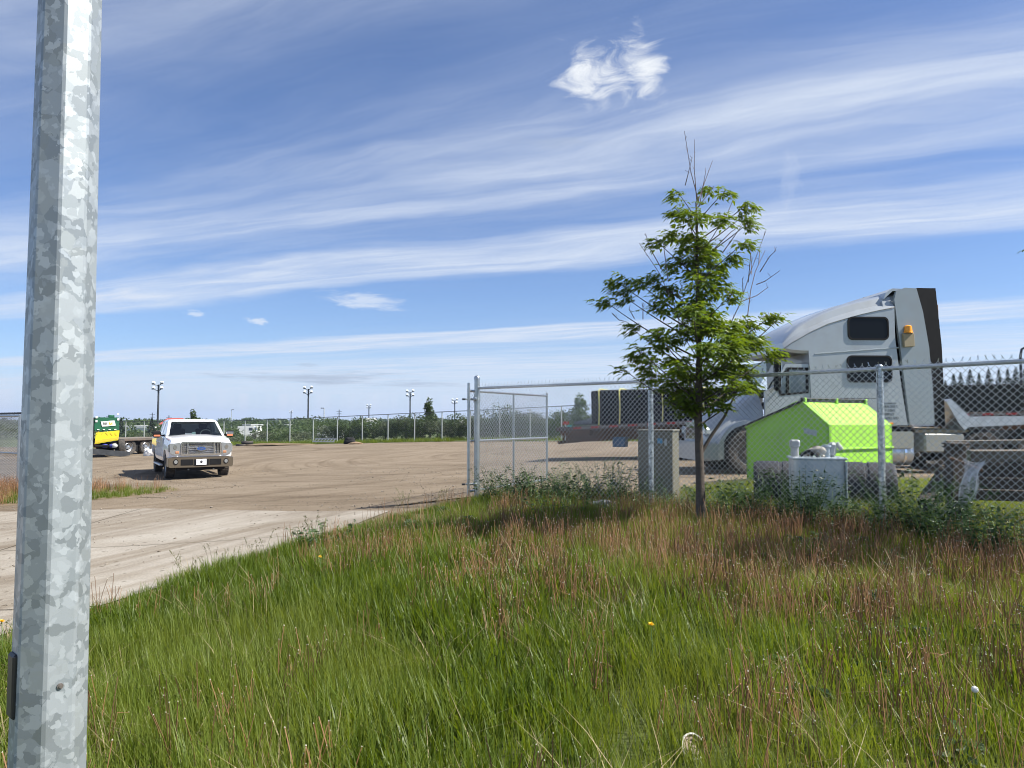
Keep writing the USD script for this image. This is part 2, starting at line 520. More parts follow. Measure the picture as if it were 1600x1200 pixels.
def soil_mat(name, cols, scale, bump=0.4, streak=None, arcs=None, fine=90.0, rough=0.95, pebbles=None, cracks=None):
    n = {'g': ('geometry', {}),
         'n1': ('noise_texture', {'scale': scale, 'detail': 8.0, 'roughness': 0.62}),
         'n2': ('noise_texture', {'scale': fine, 'detail': 4.0, 'roughness': 0.7}),
         'r1': ('rgb_ramp', {'ramp': cols}),
         'r2': ('rgb_ramp', {'ramp': [(0.3, (.78,) * 3), (0.7, (1.18,) * 3)]}),
         'mu': ('mix_color', {'blend_type': 'multiply', 'fac': 1.0, 'use_clamp': False}),
         'p': ('principled_bsdf', {'roughness': rough, 'specular_ior_level': 0.2}),
         'bp': ('bump', {'strength': bump, 'distance': 0.02})}
    l = [('g.position', 'n1.vector'), ('g.position', 'n2.vector'), ('n1.fac', 'r1.fac'), ('n2.fac', 'r2.fac'), ('r1.color', 'mu.a'), ('r2.color', 'mu.b'),
         ('n2.fac', 'bp.height'), ('bp.normal', 'p.normal')]
    cur = 'mu.result'
    for i, (rot, sc, lo, hi, dark) in enumerate(streak or []):
        n[f'mp{i}'] = ('mapping', {'rotation': (0, 0, rot), 'scale': sc})
        n[f'ns{i}'] = ('noise_texture', {'scale': 1.0, 'detail': 6.0, 'roughness': 0.55, 'distortion': 0.6})
        n[f'rs{i}'] = ('rgb_ramp', {'ramp': [(lo, (1, 1, 1)), (hi, dark)]})
        n[f'ms{i}'] = ('mix_color', {'blend_type': 'multiply', 'fac': 1.0, 'use_clamp': False})
        l += [('g.position', f'mp{i}.vector'), (f'mp{i}.vector', f'ns{i}.vector'), (f'ns{i}.fac', f'rs{i}.fac'), (cur, f'ms{i}.a'), (f'rs{i}.color', f'ms{i}.b')]
        cur = f'ms{i}.result'
    for i, (cx, cy, fr, lo, hi, dark) in enumerate(arcs or []):                    # tyre tracks swept round a turning circle
        n[f'sb{i}'] = ('vector_math', {'math_type': 'subtract', 'vector2': (cx, cy, 0)})
        n[f'fl{i}'] = ('vector_math', {'math_type': 'multiply', 'vector2': (1, 1, 0)})
        n[f'ln{i}'] = ('vector_math', {'math_type': 'length'})
        n[f'mf{i}'] = ('math', {'math_type': 'multiply', 'value2': fr})
        n[f'sc{i}'] = ('vector_math', {'math_type': 'multiply', 'vector2': (.10, .10, 0)})
        n[f'cb{i}'] = ('combine_xyz', {})
        n[f'av{i}'] = ('vector_math', {'math_type': 'add'})
        n[f'an{i}'] = ('noise_texture', {'scale': 1.0, 'detail': 5.0, 'roughness': 0.6})
        n[f'ar{i}'] = ('rgb_ramp', {'ramp': [(lo, (1, 1, 1)), (hi, dark)]})
        n[f'am{i}'] = ('mix_color', {'blend_type': 'multiply', 'fac': 1.0, 'use_clamp': False})
        l += [('g.position', f'sb{i}.vector1'), (f'sb{i}.vector', f'fl{i}.vector1'), (f'fl{i}.vector', f'ln{i}.vector1'), (f'ln{i}.value', f'mf{i}.value1'), (f'mf{i}.value', f'cb{i}.z'),
              ('g.position', f'sc{i}.vector1'), (f'sc{i}.vector', f'av{i}.vector1'), (f'cb{i}.vector', f'av{i}.vector2'), (f'av{i}.vector', f'an{i}.vector'), (f'an{i}.fac', f'ar{i}.fac'),
              (cur, f'am{i}.a'), (f'ar{i}.color', f'am{i}.b')]
        cur = f'am{i}.result'
    if pebbles:
        n['vo'] = ('voronoi_texture', {'scale': pebbles[0]})
        n['rv'] = ('rgb_ramp', {'ramp': [(pebbles[1], pebbles[2]), (pebbles[1] + 0.08, (1, 1, 1))]})
        n['mv'] = ('mix_color', {'blend_type': 'multiply', 'fac': 1.0, 'use_clamp': False})
        l += [('g.position', 'vo.vector'), ('vo.distance', 'rv.fac'), (cur, 'mv.a'), ('rv.color', 'mv.b')]
        cur = 'mv.result'
    l.append((cur, 'p.base_color'))
    return usdkit.material(stage, L + name, n, l, surface='p.BSDF')


GRAVEL = soil_mat('gravel_look', [(0.3, (.164, .128, .089)), (0.5, (.206, .164, .116)), (0.72, (.244, .197, .143))], 0.35, 0.6,
                  streak=[(0.42, (0.3, 0.8, 1), .54, .74, (.84, .82, .80))],
                  arcs=[(3.0, 33.0, 1.7, .50, .66, (.72, .69, .66)), (3.0, 33.0, 4.0, .54, .70, (.82, .80, .78)), (-22.0, 44.0, 1.4, .54, .70, (.76, .73, .70))],
                  pebbles=(7.0, 0.13, (.55, .53, .5)))
CONCRETE = soil_mat('dusty_concrete_look', [(0.34, (0.185, 0.155, 0.118)), (0.46, (0.272, 0.241, 0.198)), (0.6, (0.321, 0.292, 0.246)), (0.75, (0.356, 0.328, 0.282))], 0.33, 0.25,
                    streak=[(0.75, (0.25, 1.0, 1), .50, .70, (.80, .77, .73))], arcs=[(-26.0, 22.0, 1.5, .50, .66, (.74, .70, .65)), (-26.0, 22.0, 4.2, .53, .70, (.84, .82, .79))],
                    fine=40.0, pebbles=(5.0, 0.09, (.5, .47, .43)))
BANKSOIL = soil_mat('bank_soil_look', [(0.3, (.06, .075, .025)), (0.6, (.09, .105, .035)), (0.8, (.12, .10, .055))], 2.0, 0.6)
MEADOW = soil_mat('meadow_look', [(0.3, (.06, .085, .03)), (0.55, (.10, .12, .05)), (0.75, (.15, .14, .08))], 0.05, 0.4, fine=3.0)
VERGESOIL = soil_mat('verge_soil_look', [(0.3, (.13, .10, .06)), (0.6, (.20, .15, .095)), (0.8, (.26, .20, .14))], 1.2, 0.5)

# base sheet out to the horizon
rad = np.concatenate([np.arange(0, 14, 0.8), np.arange(14, 40, 1.5), np.arange(40, 140, 4), np.geomspace(140, 6000, 40)])
ang = np.linspace(0, 2 * PI, 145)[:-1]
xs, ys = rad[1:, None] * np.cos(ang), rad[1:, None] * np.sin(ang)
xs, ys = np.r_[0, xs.ravel()], np.r_[0, ys.ravel()]
vv = np.c_[xs, ys, ground_z(xs, ys)]
na = len(ang)
ff = [[0, 1 + j, 1 + (j + 1) % na] for j in range(na)]
for i in range(len(rad) - 2):
    a = 1 + i * na
    b = a + na
    for j in range(na):
        j2 = (j + 1) % na
        ff += [[a + j, b + j, b + j2], [a + j, b + j2, a + j2]]
tag(part(None, 'ground', (vv, np.array(ff)), MEADOW, True), kind='structure')

# outlines seen from above
FAR_A, FAR_B = np.array([-60.0, 55.24 + .43 * 60]), np.array([44.0, 55.24 - .43 * 44])      # the far fence line
fence_y = lambda x: 11.81 - .909 * x                                                          # the near fence line
far_y = lambda x: 55.24 - .43 * x
bank = wob(Polygon([(-7.4, -4), (-5.6, 3), (-4.35, 6.0), (-3.95, 6.9), (-3.0, 8.9), (-2.2, 10.55), (-1.3, 11.6), (-.75, 12.15), (-.2, 12.9), (1.2, 12.3), (2.2, 11.9), (3.2, 13.2), (5.2, 14.6), (9.5, 14.4), (16, 12.5), (20, 2), (14, -6)]), 0.22, 0.9, 3)
yard = Polygon([(-60, far_y(-60) - 2.4), (44, far_y(44) - 2.4), (44, -4), (-7.4, -8), (-60, -8)])
apron = Polygon([(-25, -7.9), (-7.4, -4), (-5.6, 3), (-4.35, 6.0), (-3.0, 8.9), (-2.2, 10.55), (-1.9, 11.7), (-2.6, 12.35), (-7.2, 14.8), (-12.5, 15.6), (-20, 15.4), (-40, 16.8), (-40, -6)])
verge = wob(Polygon([(-40, 19.2), (-20, 17.3), (-14.5, 15.3), (-11.6, 15.9), (-9.3, 17.4), (-8.2, 19.2), (-8.9, 20.2), (-10.8, 21.0), (-14, 21.6), (-18, 23), (-40, 27)]), 0.5, 0.6, 8)
apron = apron.difference(bank.buffer(-0.12)).difference(verge.buffer(-0.2))
gravel = yard.difference(bank.buffer(-0.2)).difference(apron.buffer(0.0)).difference(verge.buffer(-.3))
sheet('gravel_yard', gravel, 0.03, GRAVEL, 2.5)
sheet('grass_bank', bank, 0.035, BANKSOIL, 0.7)
sheet('verge', verge, 0.035, VERGESOIL, 1.0)

# the concrete apron is cast in slabs with open joints between them
joints = [LineString([(-3, 10.05), (-26, 11.6)]).buffer(0.012), LineString([(-3, 7.0), (-26, 8.2)]).buffer(0.012), LineString([(-7.6, 20), (-6.0, -9)]).buffer(0.012), LineString([(-13.5, 20), (-12.5, -9)]).buffer(0.012)]
slabs = apron
for j in joints:
    slabs = slabs.difference(j)
sheet('joint_filler', apron.buffer(-0.01), 0.02, BANKSOIL, 2.0)
ap = UsdGeom.Xform.Define(stage, '/World/concrete_apron').GetPrim()
tag(ap, kind='structure')
for g in slabs.geoms:
    if g.area < 0.05:
        continue
    m = MB()
    v, f = trimesh.creation.triangulate_polygon(g, engine='earcut')
    v3, f3 = trimesh.remesh.subdivide_to_size(np.c_[v, np.zeros(len(v))], f, 1.2, max_iter=12)
    v3, f3 = np.array(v3), np.array(f3)
    v3[:, 2] = ground_z(v3[:, 0], v3[:, 1]) + 0.04
    nz = np.cross(v3[f3[:, 1]] - v3[f3[:, 0]], v3[f3[:, 2]] - v3[f3[:, 0]])[:, 2]
    f3[nz < 0] = f3[nz < 0][:, ::-1]
    part(ap, 'slab', m.raw(v3, f3), CONCRETE, True)

# ------------------------------------------------------------------ street pole in front
def spangle_mat(name, scale, lo, hi, metal=0.55, rough=0.42):
    n = {'tc': ('texture_coordinate', {}),
         'nz': ('noise_texture', {'scale': scale * 0.9, 'detail': 3.0, 'roughness': 0.6}),
         'ad': ('mix_color', {'blend_type': 'add', 'fac': 0.055, 'use_clamp': False}),
         'v1': ('voronoi_texture', {'scale': scale, 'randomness': 1.0}),
         'v2': ('voronoi_texture', {'scale': scale * 2.3, 'randomness': 1.0}),
         's1': ('separate_color', {}), 's2': ('separate_color', {}),
         'r1': ('rgb_ramp', {'interpolate': False, 'ramp': [(0.0, tuple(c * .86 for c in lo)), (.30, lo), (.56, tuple((a + b) / 2 for a, b in zip(lo, hi))), (.84, hi)]}),
         'r2': ('rgb_ramp', {'interpolate': False, 'ramp': [(0.0, (0, 0, 0)), (.72, (.5,) * 3), (.86, (1, 1, 1))]}),
         'mx': ('mix_color', {'blend_type': 'mix', 'b': tuple(min(1, c * 1.14) for c in hi)}),
         'rr': ('rgb_ramp', {'interpolate': False, 'ramp': [(0.0, (rough + .1,) * 3), (.4, (rough,) * 3), (.75, (rough - .08,) * 3)]}),
         'p': ('principled_bsdf', {'metallic': metal})}
    l = [('tc.object', 'nz.vector'), ('tc.object', 'ad.a'), ('nz.color', 'ad.b'), ('ad.result', 'v1.vector'), ('ad.result', 'v2.vector'),
         ('v1.color', 's1.color'), ('v2.color', 's2.color'), ('s1.r', 'r1.fac'), ('s2.g', 'r2.fac'), ('r1.color', 'mx.a'), ('r2.color', 'mx.fac'),
         ('mx.result', 'p.base_color'), ('s1.g', 'rr.fac'), ('rr.color', 'p.roughness')]
    return usdkit.material(stage, L + name, n, l, surface='p.BSDF')


SPANGLE = spangle_mat('spangled_zinc_look', 23.0, (.267, .297, .310), (.344, .374, .387), 0.4, .46)
ZINC = mat('zinc_pipe_look', (.46, .49, .51), 0.34, 0.92, var=0.12, scale=14, dirt=(.35, .36, .36), dirt_amt=.5, dirt_scale=9)
WIRE = mat('fence_wire_look', (.50, .52, .53), 0.36, 0.9)
POSTZ = spangle_mat('spangled_post_look', 40.0, (.30, .33, .35), (.56, .59, .61), 0.92, .34)
DARKSTEEL = mat('dark_steel_look', (.06, .065, .07), 0.5, 0.4, var=.3, scale=6)
BLACKP = mat('black_plastic_look', (.018, .018, .02), 0.45, var=.3, scale=8)
BOLT = mat('bolt_look', (.25, .22, .2), 0.5, 0.8)

pb = at(74, 1200, 2.1)
PX, PY = pb[0], 2.1
pz = gz(PX, PY)
pole = thing('street_pole', 'tall octagonal galvanised steel street pole with spangled zinc skin, nearest thing in view', 'pole', (PX, PY, pz))
view = math.atan2(-PY, -PX)                 # direction towards the camera
m = MB()
hz = np.linspace(0.02, 7.5, 8)
prof_r = lambda h: 0.0945 - 0.0063 * (h - 0.55)
rings = []
for h in hz:
    ring = []
    for k in range(8):
        a = view - math.radians(90 - 83) + k * PI / 4
        r = prof_r(h)
        # slightly rounded corners: two points on each
        for da in (-0.055, 0.055):
            ring.append([r * 0.994 * math.cos(a + da), r * 0.994 * math.sin(a + da), h])
    rings.append(ring)
m.loft(rings)
part(pole, 'shaft', m, SPANGLE)
m = MB().box((0, 0, 0.01), (.32, .32, .025), bev=.004)
part(pole, 'base_plate', m, ZINC)
for k in range(4):
    a = PI / 4 + k * PI / 2
    part(pole, 'anchor_bolt', MB().cyl((.175 * math.cos(a), .175 * math.sin(a), 0.02), (.175 * math.cos(a), .175 * math.sin(a), .07), .014, 6), BOLT)
part(pole, 'cap', MB().lathe([(0, 7.53), (.055, 7.52), (.06, 7.49), (.052, 7.485)], n=16), ZINC, 40)
# rivet facing us and the black plate on the left flank
rv = at(103, 1060, 2.1)
a = view + math.radians(-7 + 22.5)
nrm = np.array([math.cos(a), math.sin(a), 0])
hh = rv[2] - pz
c = nrm * (prof_r(hh) * math.cos(PI / 8) - 0.001) + np.array([0, 0, hh])
part(pole, 'rivet', MB().cyl(c, c + nrm * .006, .008, 10).cyl(c + nrm * .005, c + nrm * .009, .004, 8), BOLT)
hl = at(18, 1058, 2.1)[2] - pz
a = view - math.radians(90 - 83) - math.radians(45 + 22.5)
nrm = np.array([math.cos(a), math.sin(a), 0])
tg = np.array([-nrm[1], nrm[0], 0])
R = np.stack([nrm, tg, np.array([0, 0, 1.0])], 1)
part(pole, 'handhole_cover', MB().box(nrm * (prof_r(hl) * math.cos(PI / 8) + .003) + np.array([0, 0, hl]), (.016, .055, .17), R, .006), BLACKP, label='black cover plate on the side of the shaft')


# ------------------------------------------------------------------ chain link fences
def fabric(A, B, z0, z1, w=0.072, r=0.0024, barbs=True, sag=0.0, seed=1):
    """woven wire between two plan points; z0, z1: heights at each end (pairs)"""
    A, B = np.array(A, float), np.array(B, float)
    Lg = np.linalg.norm(B - A)
    d = np.r_[(B - A) / Lg, 0]
    nrm = np.array([-d[1], d[0], 0])
    nw = int(2 * Lg / w)
    hgt = z1[0] - z0[0]
    nr = int(hgt / (w / 2))
    g = np.random.default_rng(seed)
    jx = meshkit.noise(np.stack(np.meshgrid(np.arange(nw + 2) * .21, np.arange(nr + 2) * .17, [0.5], indexing='ij'), -1)[:, :, 0], seed) - .5
    jo = meshkit.noise(np.stack(np.meshgrid(np.arange(nw + 2) * .05, np.arange(nr + 2) * .05, [9.5], indexing='ij'), -1)[:, :, 0], seed) - .5
    I, J = np.meshgrid(np.arange(nw), np.arange(nr), indexing='ij')
    par = (I + J) % 2

    def node(i, j):
        s = i * w / 2
        t = s / Lg
        zt = z1[0] + (z1[1] - z1[0]) * t
        z = zt - j * w / 2 * ((z1[0] - z0[0]) + ((z1[1] - z0[1]) - (z1[0] - z0[0])) * t) / hgt
        return np.r_[A, 0] + d * (s + jx[i, j] * w * .22)[..., None] + nrm * (jo[i, j] * 0.05)[..., None] + np.stack([0 * z, 0 * z, z + jx[j % (nw + 1), :][..., 0] * 0 if False else z], -1)

    p = node(I + par, J).reshape(-1, 3)
    q = node(I + 1 - par, J + 1).reshape(-1, 3)
    segs_p, segs_q = [p], [q]
    if barbs:
        k = np.arange(0, nw, 2)
        top = node(k, k * 0)
        ln = g.uniform(.02, .036, len(k))[:, None]
        dv = g.normal(0, .35, (len(k), 1)) * d + g.normal(0, .3, (len(k), 1)) * nrm + np.array([0, 0, 1.0])
        segs_p.append(top)
        segs_q.append(top + dv * ln)
        segs_p.append(top + d * .004)
        segs_q.append(top + dv * ln * .9 + d * g.normal(0, .012, (len(k), 1)))
    p, q = np.vstack(segs_p), np.vstack(segs_q)
    t = q - p
    t /= np.linalg.norm(t, axis=1, keepdims=True)
    e1 = np.cross(t, nrm)
    e1 /= np.linalg.norm(e1, axis=1, keepdims=True)
    v = np.empty((len(p), 6, 3))
    for i in range(3):
        th = PI / 2 + i * 2 * PI / 3
        o = (e1 * math.cos(th) + nrm * math.sin(th)) * r
        v[:, i], v[:, 3 + i] = p + o - t * r, q + o + t * r
    f = np.array([[0, 1, 4], [0, 4, 3], [1, 2, 5], [1, 5, 4], [2, 0, 3], [2, 3, 5]])
    F = (np.arange(len(p))[:, None, None] * 6 + f).reshape(-1, 3)
    return v.reshape(-1, 3), F


def post_mesh(x, y, z0, z1, r, n=14):
    return MB().tube([(x, y, z0), (x, y, z1)], r, n)


NP = [np.array([-.58, 12.34]), np.array([1.88, 10.10]), np.array([4.03, 8.15]), np.array([6.2, 6.17])]
RZ = [EYE + .545, EYE + .54, EYE + .572, EYE + .60]
fence = thing('chain_link_fence', 'galvanised chain link fence running right from the open gate, behind the young tree', 'fence', (0, 0, 0))
part(fence, 'gate_post', post_mesh(*NP[0], gz(*NP[0]) - .2, EYE + .70, .047, 20).lathe([(.047, 0), (.051, .0), (.051, .03), (.04, .055), (.02, .065), (0, .067)], (*NP[0], EYE + .69), n=20), ZINC, 40, label='thick end post with domed cap')
for i in (1, 2, 3):
    part(fence, 'line_post', post_mesh(*NP[i], gz(*NP[i]) - .2, RZ[i] + .01, .036, 16).lathe([(.036, 0), (.038, .0), (.038, .03), (.02, .05), (0, .055)], (*NP[i], RZ[i]), n=14), POSTZ, 40)
for i in range(3):
    part(fence, 'top_rail', MB().tube([(*NP[i], RZ[i]), (*NP[i + 1], RZ[i + 1])], .023, 12), ZINC, 40)
for i in range(3):
    a, b = NP[i], NP[i + 1]
    off = np.array([-.67, -.74]) * 0.028
    part(fence, 'mesh_fabric', fabric(a + off, b + off, (gz(*a) + .01, gz(*b) + .01), (RZ[i] + .045, RZ[i + 1] + .045), r=.0027, seed=4 + i), WIRE)
m = MB()
for hh_ in (.18, .62, 1.0, 1.4, 1.72):
    m.lathe([(.048, -.014), (.053, -.014), (.053, .014), (.048, .014)], (*NP[0], gz(*NP[0]) + hh_), n=18)
    part(fence, 'band_clamp', m, ZINC, 40)
    m = MB()
# gate hung on the end post
G0, G1 = np.array([-.715, 12.27]), np.array([.69, 14.75])
gt, gb = EYE + .50, EYE - 1.15
gate = thing('chain_link_gate', 'chain link gate leaf swung open into the gravel yard, hung on the domed end post', 'gate', (0, 0, 0))
gd = (G1 - G0) / np.linalg.norm(G1 - G0)
GL = np.linalg.norm(G1 - G0)
gp = lambda s, z: np.array([*(G0 + gd * s), z])
part(gate, 'hinge_stile', MB().tube([gp(0, gb - .08), gp(0, EYE + .63)], .024, 12), ZINC, 40)
part(gate, 'end_stile', MB().tube([gp(GL, gb - .02), gp(GL, gt + .06)], .022, 12), ZINC, 40)
part(gate, 'middle_stile', MB().tube([gp(GL * .53, gb), gp(GL * .53, gt)], .019, 12), ZINC, 40)
part(gate, 'top_rail', MB().tube([gp(0, gt), gp(GL, gt)], .021, 12), ZINC, 40)
part(gate, 'middle_rail', MB().tube([gp(0, EYE - .33), gp(GL, EYE - .33)], .021, 12), ZINC, 40)
part(gate, 'bottom_rail', MB().tube([gp(0, gb), gp(GL, gb)], .021, 12), ZINC, 40)
part(gate, 'mesh_fabric', fabric(G0 + gd * .03, G1 - gd * .03, (gb, gb), (gt, gt), r=.0026, barbs=False, seed=11), WIRE)
for z in (EYE + .36, EYE - 1.03):
    h0 = np.array([*NP[0], z])
    hg = gp(0, z)
    m = MB().bar(h0 + (hg - h0) * .2, hg + (hg - h0) * .25, .03, .035, bev=.005).tube([h0 - (0, 0, .05), h0 + (0, 0, .05)], .056, 16)
    m.add(trimesh.creation.icosphere(2, .035), trimesh.transformations.translation_matrix(h0 + np.array([-.03, -.06, 0])))
    part(gate, 'hinge', m, ZINC, 40)
    part(gate, 'hinge_pin', MB().box(hg + (hg - h0) * .55, (.06, .03, .03), bev=.004), DARKSTEEL)

# the matching fence on the far side of the gateway
LA, LB = np.array([-13.12, 19.9]), np.array([-18.2, 22.9])
lz = lambda p: gz(*p)
fl = thing('chain_link_fence', 'chain link fence panel across the driveway, left behind the street pole', 'fence', (0, 0, 0))
za, zb = EYE + .14, EYE + .16
part(fl, 'gate_post', post_mesh(*LA, lz(LA) - .2, za + .03, .045, 16), ZINC, 40)
part(fl, 'line_post', post_mesh(*LB, lz(LB) - .2, zb + .02, .036, 14), ZINC, 40)
part(fl, 'top_rail', MB().tube([(*LA, za), (*LB, zb)], .03, 12), ZINC, 40)
part(fl, 'middle_rail', MB().tube([(*LA, za - 1.0), (*LB, zb - 1.0)], .022, 12), ZINC, 40)
part(fl, 'mesh_fabric', fabric(LA, LB, (lz(LA) + .05, lz(LB) + .05), (za, zb), r=.0032, barbs=False, seed=21), WIRE)
fl2 = thing('chain_link_fence', 'dark topped second fence panel standing close behind the left fence panel', 'fence', (0, 0, 0))
LC, LD = np.array([-13.6, 21.2]), np.array([-18.6, 24.0])
part(fl2, 'line_post', post_mesh(*LC, lz(LC) - .2, EYE + .24, .036, 14), ZINC, 40)
part(fl2, 'line_post', post_mesh(*LD, lz(LD) - .2, EYE + .20, .036, 14), ZINC, 40)
part(fl2, 'top_rail', MB().tube([(*LC, EYE + .235), (*LD, EYE + .19)], .03, 12), DARKSTEEL, 40)
part(fl2, 'mesh_fabric', fabric(LC, LD, (lz(LC) + .05, lz(LD) + .05), (EYE + .23, EYE + .185), r=.0032, barbs=False, seed=22), WIRE)

# far fence round the yard
ff_ = thing('chain_link_fence', 'long chain link boundary fence along the far side of the gravel yard', 'fence', (0, 0, 0))
PALE = mat('pale_post_look', (.40, .42, .40), 0.5, 0.2, var=.1, scale=5)
_fx = [(180, 2.05), (290, 2.08), (375, 2.12), (513, 2.15), (631, 2.2), (716, 2.25), (905, 2.5), (1600, 2.5)]
fdir = np.array([1, -.43]) / math.hypot(1, .43)
ratio = np.linspace(0, 1, 2)
step = 2.44
far_posts = []
s = -62.0
while s < 50:
    p = np.array([0, 55.24]) + fdir * s
    far_posts.append(p)
    s += step
rail_at = lambda p: EYE + np.interp(800 + FPX * p[0] / p[1], [100, 375, 440, 513, 631, 716, 905, 1200], [-.05, 0.02, .16, .33, .60, .76, 1.14, 1.3]) * 1.0
for p in far_posts:
    px = 800 + FPX * p[0] / p[1]
    if px < 60 or px > 1100:
        continue
    part(ff_, 'fence_post', MB().tube([(*p, gz(*p) - .1), (*p, rail_at(p))], .048, 6), PALE)
q = [p for p in far_posts if 60 <= 800 + FPX * p[0] / p[1] <= 1100]
part(ff_, 'top_rail', MB().tube([(*p, rail_at(p)) for p in q], .028, 6), DARKSTEEL)
for a, b in zip(q[:-1:6], q[6::6]):
    part(ff_, 'mesh_fabric', fabric(a, b, (gz(*a), gz(*b)), (rail_at(a), rail_at(b)), w=.16, r=.0018, barbs=False, seed=31), WIRE)

# ------------------------------------------------------------------ vegetation
def blade_strip(base, d, h, w, lean, curl, segs=3, fold=0.0):
    """one grass blade as a narrow bent strip; d: direction of lean in plan"""
    t = np.linspace(0, 1, segs + 1)
    side_ = np.array([-d[1], d[0], 0])
    c = np.array(base)[None] + np.stack([d[0] * (lean * t + curl * t ** 2.4), d[1] * (lean * t + curl * t ** 2.4), h * (t - 0.25 * abs(curl) / max(h, .05) * t ** 2)], 1)
    ww = w * (1 - t ** 2.2) * 0.5
    v = []
    for i in range(segs):
        v += [c[i] - side_ * ww[i], c[i] + side_ * ww[i]]
    v.append(c[-1])
    f = []
    for i in range(segs - 1):
        a = 2 * i
        f += [[a, a + 1, a + 3], [a, a + 3, a + 2]]
    a = 2 * (segs - 1)
    f.append([a, a + 1, a + 2])
    return np.array(v), np.array(f)


def tuft(n, r, hmin, hmax, wmin, wmax, seed, lean=.25, curl=.35, segs=3):
    g = np.random.default_rng(seed)
    m = MB()
    for _ in range(n):
        a, q = g.uniform(0, 2 * PI), r * math.sqrt(g.uniform())
        b = (q * math.cos(a), q * math.sin(a), -.02)
        th = g.uniform(0, 2 * PI)
        h = g.uniform(hmin, hmax)
        v, f = blade_strip(b, (math.cos(th), math.sin(th)), h, g.uniform(wmin, wmax), g.uniform(0, lean) * h, g.uniform(0, curl) * h * (g.uniform() < .8), segs)
        m.raw(v, f)
    return m


def stalks(n, r, hmin, hmax, seed, head=True):
    """dandelion stems gone to seed"""
    g = np.random.default_rng(seed)
    st, hd = MB(), MB()
    for _ in range(n):
        a, q = g.uniform(0, 2 * PI), r * math.sqrt(g.uniform())
        b = np.array([q * math.cos(a), q * math.sin(a), 0])
        th, h = g.uniform(0, 2 * PI), g.uniform(hmin, hmax)
        ln = np.array([math.cos(th), math.sin(th), 0]) * h * g.uniform(0, .28)
        t = np.linspace(0, 1, 4)[:, None]
        p = b + ln * t ** 1.6 + np.array([0, 0, h]) * t
        if g.uniform() < .06:                                        # a broken stem
            p[3] = p[2] + np.array([ln[0] * 2 + .04, ln[1] * 2, -.03])
        st.tube(p, [.0027, .0026, .0023, .002], 3, False)
        if head and g.uniform() < .65:
            s = g.uniform(.0028, .0048)
            oc = np.array([(1, 0, 0), (-1, 0, 0), (0, 1, 0), (0, -1, 0), (0, 0, 1.3), (0, 0, -.8)]) * s
            hd.raw(oc + p[3], [[0, 2, 4], [2, 1, 4], [1, 3, 4], [3, 0, 4], [2, 0, 5], [1, 2, 5], [3, 1, 5], [0, 3, 5]])
    return st, hd


def jag_leaf(p, d, L_, w, up=0.5, droop=0.6, segs=5, jag=.45, seed=0):
    """a toothed broad leaf growing from p in plan direction d"""
    g = np.random.default_rng(seed)
    t = np.linspace(0, 1, segs + 1)
    s = np.array([-d[1], d[0], 0])
    c = np.array(p) + np.stack([d[0] * L_ * t, d[1] * L_ * t, L_ * (up * t - droop * t ** 2)], 1)
    prof = np.sin(PI * np.clip(t * .92 + .06, 0, 1)) ** .8 * w / 2
    prof[1::2] *= 1 - jag
    v, f = [], []
    for i in range(segs + 1):
        lift = np.array([0, 0, prof[i] * .35])
        v += [c[i] - s * prof[i] + lift, c[i], c[i] + s * prof[i] + lift]
    for i in range(segs):
        a = 3 * i
        f += [[a, a + 1, a + 4], [a, a + 4, a + 3], [a + 1, a + 2, a + 5], [a + 1, a + 5, a + 4]]
    return np.array(v), np.array(f)


def rosette(n, seed, L_=.2, w=.05, up=(.5, 1.6)):
    g = np.random.default_rng(seed)
    m = MB()
    for i in range(n):
        a = i * 2.4 + g.uniform(-.4, .4)
        v, f = jag_leaf((0, 0, g.uniform(0, .06)), (math.cos(a), math.sin(a)), L_ * g.uniform(.6, 1.15), w * g.uniform(.8, 1.3), g.uniform(*up), g.uniform(.3, .9), 6, .5, seed * 91 + i)
        m.raw(v, f)
    return m


GRASS_A = leaf_mat('grass_look', [(0.0, (.11, .165, .02)), (.35, (.25, .33, .03)), (.7, (.37, .44, .045)), (.9, (.48, .50, .09)), (1, (.60, .51, .22))], .5, .45, .45, .8)
GRASS_B = leaf_mat('thin_grass_look', [(0.0, (.17, .22, .035)), (.45, (.31, .34, .05)), (.8, (.43, .40, .11)), (1, (.56, .45, .23))], .48, .5, .4, .9)
STALK = leaf_mat('dry_stalk_look', [(0.0, (.27, .145, .07)), (.4, (.43, .27, .135)), (.8, (.56, .39, .21)), (1, (.64, .52, .32))], .1, .6, .3, 1.0)
HEAD = mat('seed_head_look', (.50, .45, .36), .9)
WEED = leaf_mat('weed_leaf_look', [(0.0, (.02, .048, .014)), (.5, (.04, .082, .022)), (1, (.075, .13, .038))], .3, .45, .4, 1.2)
WEED2 = leaf_mat('thistle_leaf_look', [(0.0, (.06, .105, .035)), (.5, (.10, .16, .05)), (1, (.16, .22, .085))], .25, .5, .3, 1.2)


